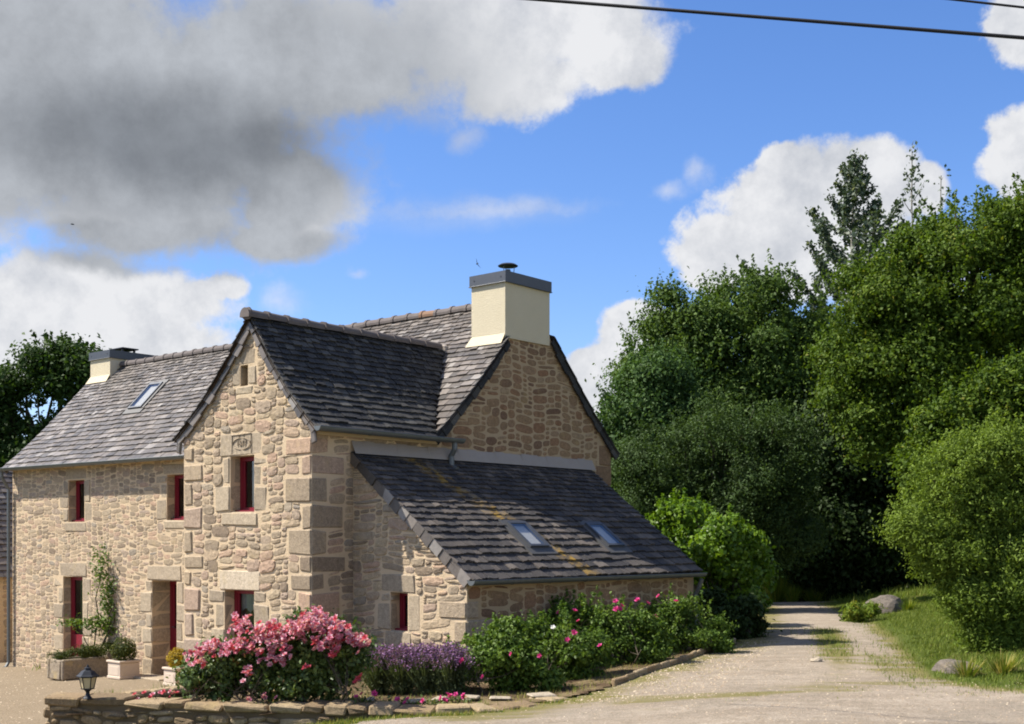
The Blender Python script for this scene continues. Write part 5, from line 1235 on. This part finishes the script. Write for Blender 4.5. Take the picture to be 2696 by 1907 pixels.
def gemit(vs, fs, rv): gp.append((vs, fs, rv))
pack(cw, 0, LF, -.3, TOPZ - .13, lambda u, z: z > min(hz(*path_at(FR, u)[:2]), .8) - .12 - .25 * 0, [], .055, [(5,3,4),(4,2,4),(6,3,4),(7,4,2),(3,2,3),(8,3,1.5),(5,2,3),(3,3,2)], 41, WALLSTONE, gwall, .045, gap=.012, sq=(2.4, 4.5), emit=gemit, wide=1.15)
for vs, fs, rv in gp:
    m = MB(); m.add(vs, fs, rv); m.build('stone', WALLSTONE, gwall)
# end face at the corner
for k, z in enumerate(np.arange(-.35, .68, .17)):
    m = MB(); m.block((-6.30, 16.9, z + .085), (.2 + .06 * (k % 2), .42, .155), .03, .015, random.random()); m.build('stone', WALLSTONE, gwall)
s = -.06
while s < LF - .1:
    l = random.uniform(.22, .70); x, y, dx, dy = path_at(FR, max(.01, min(s + l / 2, LF - .01))); m = MB()
    m.block((x - dy * .13, y + dx * .13, TOPZ - .055 + random.uniform(-.012, .012)), (l - .014, .48 + random.uniform(-.05, .05), .10 + random.uniform(-.02, .03)), .022, .02, random.random(), Matrix.Rotation(math.atan2(dy, dx), 3, 'Z'))
    m.build('coping_stone', WALLSTONE, gwall); s += l
s = .4
while s < plen(RE) - .1:
    l = random.uniform(.3, .55); x, y, dx, dy = path_at(RE, s + l / 2); m = MB()
    m.block((x, y, .70), (l - .02, .26, .1), .02, .012, random.random(), Matrix.Rotation(math.atan2(dy, dx), 3, 'Z')); m.build('coping_stone', WALLSTONE, gwall); s += l
# flat stones set in the bed
for px, py, wpx, lab in ((1095, 1829, 58, 'flat pale stone nearest the lavender foot'), (1158, 1841, 38, 'small flat stone beside the magenta ground rose'), (1240, 1844, 46, 'flat stone below the first shrub rose'), (1318, 1846, 60, 'longer flat stone on the bed edge below the shrub rose'), (1425, 1838, 74, 'large tilted pale slab where the garden wall runs out'), (975, 1783, 22, 'flat slab glimpsed between the rose bush and lavender')):
    Yd = 16.4 if px < 1400 else 16.55; p = at(px, py, Yd); z = max(float(bedz(p.x, Yd)), hz(p.x, Yd)) + .02
    m = MB(); m.block((0, 0, .015), (wpx / F * Yd * .9, random.uniform(.2, .3), .04), .015, .015, random.random(), Matrix.Rotation(random.uniform(-.06, .06), 3, 'Y')); o = m.build('flat_stone', SLABM)
    o.location = (p.x, Yd, z); o.rotation_euler = (0, 0, random.uniform(-.3, .3)); tag(o, lab, 'stone', 'flat stones in the flower bed')
# thin stone edging between the dry bed and the track
t = thing('bed_edging', 'line of thin edging stones between the shrub roses and the track', 'edging', (0, 0, 0))
E = [(1.46, 17.5), (2.2, 18.9), (2.9, 20.4), (3.6, 22.0), (4.3, 23.7)]; s = 0
while s < plen(E):
    l = random.uniform(.25, .5); x, y, dx, dy = path_at(E, s + l / 2); m = MB()
    m.block((x, y, hz(x, y) + .035), (l - .01, .07, .13), .015, .012, random.random(), Matrix.Rotation(math.atan2(dy, dx) + random.uniform(-.05, .05), 3, 'Z')); m.build('edging_stone', WALLSTONE, t); s += l

# ------------------------------------------------------------------ rocks, verge plants
TUFTS = []
def rock(name, lab, c, d, seed, sub=3, mat=ROCKM, group=None):
    bm = bmesh.new(); bmesh.ops.create_icosphere(bm, subdivisions=sub, radius=1); rd = random.Random(seed)
    ph = [rd.uniform(0, 6) for _ in range(6)]
    for v in bm.verts:
        q = v.co; f = 1 + .16 * math.sin(2.1 * q.x + ph[0]) * math.cos(2.7 * q.y + ph[1]) + .10 * math.sin(4.3 * q.z + ph[2] + 2 * q.x) + .05 * math.sin(9 * q.y + ph[3]) + rd.uniform(-.03, .03)
        v.co = Vector((q.x * d[0] * f, q.y * d[1] * f, max(q.z, -.5) * d[2] * f))
    me = bpy.data.meshes.new(name); bm.to_mesh(me); bm.free(); me.materials.append(mat)
    a = me.attributes.new('rnd', 'FLOAT', 'POINT'); a.data.foreach_set('value', [rd.random() * .3 + .4] * len(me.vertices))
    o = link(name, me); o.location = c; return tag(o, lab, 'rock', group)
p = at(2330, 1545, 31.5); rock('boulder', 'grey granite boulder on the bank at the bend of the track', (p.x, 31.5, hz(p.x, 31.5) + .02), (.50, .45, .48), 3)
p = at(2580, 1750, 17.6); rock('boulder', 'brown mossy boulder under the willow on the right verge', (p.x, 18.6, hz(p.x, 18.6) - .06), (.34, .4, .24), 5)
p = at(2150, 1736, 19.9); rock('white_stone', 'small white stone lying in the middle of the track', (p.x, 19.9, hz(p.x, 19.9) + .03), (.11, .09, .05), 6, 2, SLABM)
for lab, q, Yv in (('weedy tuft growing over the brown boulder', (2545, 1760), 17.9), ('weedy tuft right of the verge boulder', (2640, 1760), 17.8), ('weedy tuft against the grey boulder', (2390, 1560), 30.8)):
    p = G_(q[0], q[1], Yv); TUFTS.append((lab, p, Yv))
p = G_(2265, 1590, 29.5); shrub('leafy_clump', 'bright yellow green leafy clump before the grey boulder', p, [(p[0], p[1], p[2] + .2, .40, .36, .3)], 110, 30, .12, .12, L_FERN, stems=2, trunk_r=.01, aspect=.22)
def tuft(name, lab, base, n, hgt_, spread, mat, group=None):
    t = thing(name, lab, 'grass', base, 0, group); a = rng.uniform(0, 6.283, n); r0 = rng.uniform(0, spread * .4, n); h_ = hgt_ * rng.uniform(.5, 1.1, n); o_ = rng.uniform(.1, 1, n) * spread
    ro = np.stack([np.cos(a) * r0, np.sin(a) * r0, np.zeros(n)], 1); tip = np.stack([np.cos(a) * (r0 + o_), np.sin(a) * (r0 + o_), h_], 1); s_ = np.stack([-np.sin(a), np.cos(a), 0 * a], 1) * .012
    V = np.stack([ro - s_, ro + s_, tip], 1).reshape(-1, 3); npmesh('blade', V, np.arange(3 * n).reshape(-1, 3), mat, t, np.repeat(rng.random(n), 3))['kind'] = 'stuff'
p = G_(2045, 1590, 39); tuft('grass_clump', 'tall bright grass clump in front of the dark trees', (p[0], 39, p[2]), 420, 1.05, .55, L_FERN, 'grass clumps at the bend')
p = G_(2085, 1590, 38.6); tuft('grass_clump', 'smaller grass clump at the crest of the track', (p[0], 38.6, p[2]), 260, .6, .4, L_FERN, 'grass clumps at the bend')
p = G_(2140, 1590, 39.3); tuft('grass_clump', 'short green clump beside the crest under the dark trees', (p[0], 39.3, p[2]), 260, .55, .5, L_FERN, 'grass clumps at the bend')
for lab, p, Yv in TUFTS: tuft('weed_tuft', lab, (p[0], p[1], p[2]), 170, .34, .30, L_FERN if Yv > 20 else GRASS, 'weed tufts on the right verge')
# low shaded wall beyond the bend
lw = thing('low_wall', 'low shaded stone wall beneath the dark trees at the bend', 'wall', (at(2040, 0, 44).x, 44, hz(at(2040, 0, 44).x, 44)), R(-5)); zt = at(0, 1500, 44).z - lw.location.z
m = MB(); m.block((0, 0, zt / 2 - .1), (2.6, .35, zt), .03, .01, .3); m.build('wall_body', WALLSTONE, lw)
m = MB(); m.block((0, 0, zt - .06), (2.7, .45, .10), .02, .01, .9); m.build('coping_stone', SLABM, lw)

# outbuilding seen past the left downpipe
ob = thing('outbuilding', 'small slate roofed outbuilding seen past the left end of the house', 'outbuilding', W0, HROT)
OA, OB0, OB1 = -17.0, 3.2, 9.0; OPL = Plane((OA, 0, 0), (0, 1, 0), (1, 0, 0))
m = MB(); m.box((OA - 2.5, (OB0 + OB1) / 2, .7), (5.0, OB1 - OB0, 2.6)); wo = m.build('wall', MORTAR, ob)
op = {}
def oemit(vs, fs, rv):
    m = MB(); m.add(vs, fs, rv); m.build('stone', STONE, wo)
pack(OPL, 3.6, 6.6, -.5, 1.98, lambda u, z: True, [], .07, COARSE, 51, STONE, wo, .02, emit=oemit)
OPR = [(-16.82, 1.92), (-19.5, 5.0)]
m = MB()
for s_, fr in ((1, lambda u, x, z: Vector((x, u, z))), (-1, lambda u, x, z: Vector((-39.0 - x, u, z)))):
    m.add([fr(OB0 - .1, *OPR[0]), fr(OB1 + .1, *OPR[0]), fr(OB1 + .1, *OPR[1]), fr(OB0 - .1, *OPR[1])], [(0, 1, 2, 3)])
m.add([(-22, OB0, 1.9), (OA, OB0, 1.9), (-19.5, OB0, 4.95)], [(0, 1, 2)]); m.add([(-22, OB1, 1.9), (OA, OB1, 1.9), (-19.5, OB1, 4.95)], [(0, 1, 2)])
ro = m.build('roof', SLATE_DARK, ob)
sv = pieces; pieces = {}
roof(OPR, lambda u, x, z: Vector((x, u, z)), lambda z: [(OB0 - .1, OB1 + .1)], .24, .2, .34, .28, SLATE, ro, .006, .014, 55)
finish(ob, pieces, {'slate': 'slate_courses'}); pieces = sv

# overhead cables
def cable(lab, a, b, r, sag, name='overhead_cable'):
    m = MB(); N = 24; pts = []
    for k in range(N + 1):
        f = k / N; p = a.lerp(b, f); p.z -= sag * 4 * f * (1 - f); pts.append(p)
    m.tube(pts, r, 6); tag(m.build(name, CABLEM), lab, 'cable', 'overhead cables')
def through(p1, p2, Y1, Y2, e0, e1):
    a, b = at(*p1, Y1), at(*p2, Y2); return a + (a - b) * e0, b + (b - a) * e1
a, b = through((1400, -2), (2696, 100), 13.0, 11.0, 1.2, .6); cable('thick black overhead cable crossing the top of the sky', a, b, .017, .0)
a, b = through((2500, -2), (2696, 20), 11.5, 11.2, 8, 3.5); cable('thinner overhead cable clipping the top right corner', a, b, .011, .0)

# swifts in the sky
def swift(lab, p, rz, roll):
    t = thing('bird', lab, 'bird', p, rz, 'birds flying over the house'); t.rotation_euler = (roll, 0, rz)
    m = MB(); m.lathe((0, 0, 0), [(.004, -.09), (.02, -.06), (.024, 0), (.018, .05), (.004, .085)], 8)
    m.v = [(z, y, x) for x, y, z in m.v]
    m.add([(-.07, .012, 0), (-.07, -.012, 0), (-.13, -.035, .004), (-.10, 0, 0), (-.13, .035, .004)], [(0, 1, 2, 3), (0, 3, 4)])
    for s_ in (1, -1): m.add([(.03, .015 * s_, .01), (-.02, .015 * s_, .01), (-.03, .10 * s_, .03), (-.10, .20 * s_, .02), (.02, .10 * s_, .032)], [(0, 1, 2, 4), (2, 3, 4)])
    m.build('bird_body', CABLEM, t)
swift('tiny dark bird in the grey cloud at the left', at(191, 591, 55), .6, .3); swift('tiny dark bird just left of the round chimney cowl', at(1256, 695, 45), 2.0, 1.1)

# ------------------------------------------------------------------ grass, gravel
def blades(name, xs, ys, zf, hgt_, wid, mat, rlo=0.0, rhi=1.0):
    n = len(xs); z = zf(xs, ys); a = rng.uniform(0, 6.283, n); h_ = hgt_ * rng.uniform(.4, 1.2, n); l = h_ * rng.uniform(.1, .9, n)
    P = np.stack([xs, ys, z], 1); s_ = np.stack([-np.sin(a), np.cos(a), 0 * a], 1) * wid; tip = P + np.stack([np.cos(a) * l, np.sin(a) * l, h_], 1)
    V = np.stack([P - s_, P + s_, tip], 1).reshape(-1, 3)
    o = npmesh(name, V, np.arange(3 * n).reshape(-1, 3), mat, None, np.repeat(rng.uniform(rlo, rhi, n), 3)); o['kind'] = 'stuff'; return o
def scatter(poly, n, keep=None):
    xs = [p[0] for p in poly]; ys = [p[1] for p in poly]; X = rng.uniform(min(xs), max(xs), n); Y = rng.uniform(min(ys), max(ys), n)
    ok = inpoly(X, Y, poly)
    if keep is not None: ok &= keep(X, Y)
    return X[ok], Y[ok]
def patch(X, Y, f=1.0): return .5 + .5 * np.sin(X * 2.3 * f + 1.3 * np.sin(Y * 1.7 * f)) * np.sin(Y * 1.9 * f + np.cos(X * 1.1 * f))
RV = [(5.2, 15.8), (12, 15.2), (14, 24), (14, 42), (9.0, 42), (8.3, 33), (7.2, 25.5), (6.0, 20.5), (5.4, 17.6)]
X, Y = scatter(RV, 260000, lambda x, y: (rng.random(len(x)) < .35 + .65 * patch(x, y)) & (~inpoly(x, y, TRACK_POLY) | (rng.random(len(x)) < .9 * track_mask(x, y) ** 2))); blades('grass', X, Y, hgt, .075, .006, GRASS, 0, .62)
X, Y = scatter([(-12, 30), (30, 38.6), (30, 60), (-12, 60)], 40000, lambda x, y: ~inpoly(x, y, TRACK_POLY)); blades('grass', X, Y, hgt, .25, .015, GRASS, 0, .6)
X, Y = scatter([(4.0, 16.5), (5.2, 16.5), (6.9, 24.0), (7.4, 27.5), (6.2, 27.5), (5.0, 21)], 16000, lambda x, y: (rng.random(len(x)) < track_mask(x, y) ** 2) & (y > 18.5 + 3 * patch(x, y, 1.5))); blades('grass', X, Y, hgt, .09, .007, GRASS, 0, .7)
X, Y = scatter([(2.5, 15.2), (7.2, 15.6), (7.3, 22), (5.6, 21), (4.6, 17.6)], 22000, lambda x, y: rng.random(len(x)) < patch(x, y, 1.9) ** 4 * patch(x + 3, y, .8) * .7); blades('grass', X, Y, hgt, .05, .006, GRASS, .1, 1)
X, Y = scatter([(.3, 15.9), (1.3, 17.2), (4.5, 24.2), (5.5, 24.5), (3.6, 19), (1.9, 15.6), (.6, 15.4)], 16000, lambda x, y: rng.random(len(x)) < patch(x, y, 1.6) ** 2 * .8); blades('dry_grass', X, Y, hgt, .05, .005, GRASS, .55, 1)
X, Y = scatter(BED_POLY, 22000, lambda x, y: (rng.random(len(x)) < patch(x, y, 1.4)) & ((y < 17.2) | (x > .8))); blades('dry_grass', X, Y, bedz, .07, .005, GRASS, .25, 1)
X, Y = scatter([(-5.9, 17.35), (-4.9, 18.45), (-3.5, 19.8), (-3.9, 20.2), (-5.2, 18.9), (-6.2, 17.9)], 4500, lambda x, y: rng.random(len(x)) < patch(x, y, 2.0) ** 3); blades('grass', X, Y, lambda x, y: 0 * x + .66, .16, .006, GRASS, 0, .6)
X, Y = scatter([(-2.8, 15.0), (-.5, 15.2), (.9, 16.0), (.7, 16.3), (-.3, 15.6), (-1.3, 15.52), (-2.8, 15.65)], 9000, lambda x, y: rng.random(len(x)) < .3 + .7 * patch(x, y, 1.2)); blades('grass', X, Y, hgt, .06, .005, GRASS, .1, 1)
def pebbles(poly, n, smin, smax, zf, mat):
    X, Y = scatter(poly, n); n = len(X); s_ = smin + (smax - smin) * rng.random(n) ** 3; z = zf(X, Y) + .015
    d = np.array([(1,0,0),(0,1,0),(-1,0,0),(0,-1,0),(0,0,.6),(0,0,-.3)]); a = rng.uniform(0, 6.28, n); ca, sa = np.cos(a), np.sin(a)
    V = d[None] * s_[:, None, None] * rng.uniform(.6, 1.2, (n, 6, 1)); V = np.stack([V[..., 0] * ca[:, None] - V[..., 1] * sa[:, None] * .7, V[..., 0] * sa[:, None] + V[..., 1] * ca[:, None] * .7, V[..., 2]], -1)
    V = (V + np.stack([X, Y, z], 1)[:, None]).reshape(-1, 3); f = np.array([(0,1,4),(1,2,4),(2,3,4),(3,0,4)])
    o = npmesh('gravel', V, (f[None] + 6 * np.arange(n)[:, None, None]).reshape(-1, 3), mat, None, np.repeat(rng.random(n), 6)); o['kind'] = 'stuff'
pebbles([(-3, 11), (8, 11), (8, 16.2), (5.5, 18), (5.5, 26), (3.4, 21), (1.2, 16.6), (-1, 15.2), (-3, 14.8)], 15000, .005, .022, hgt, PEBBLE)
pebbles([(.5, 15.8), (2.6, 15.8), (5.2, 23.8), (4.5, 23.8), (2.6, 19.5)], 7000, .008, .028, hgt, PEBBLE)
pebbles([(-22, 21), (-6.6, 17), (-6.6, 24), (-9, 29), (-15, 33)], 9000, .008, .03, hgt, PEBBLE)
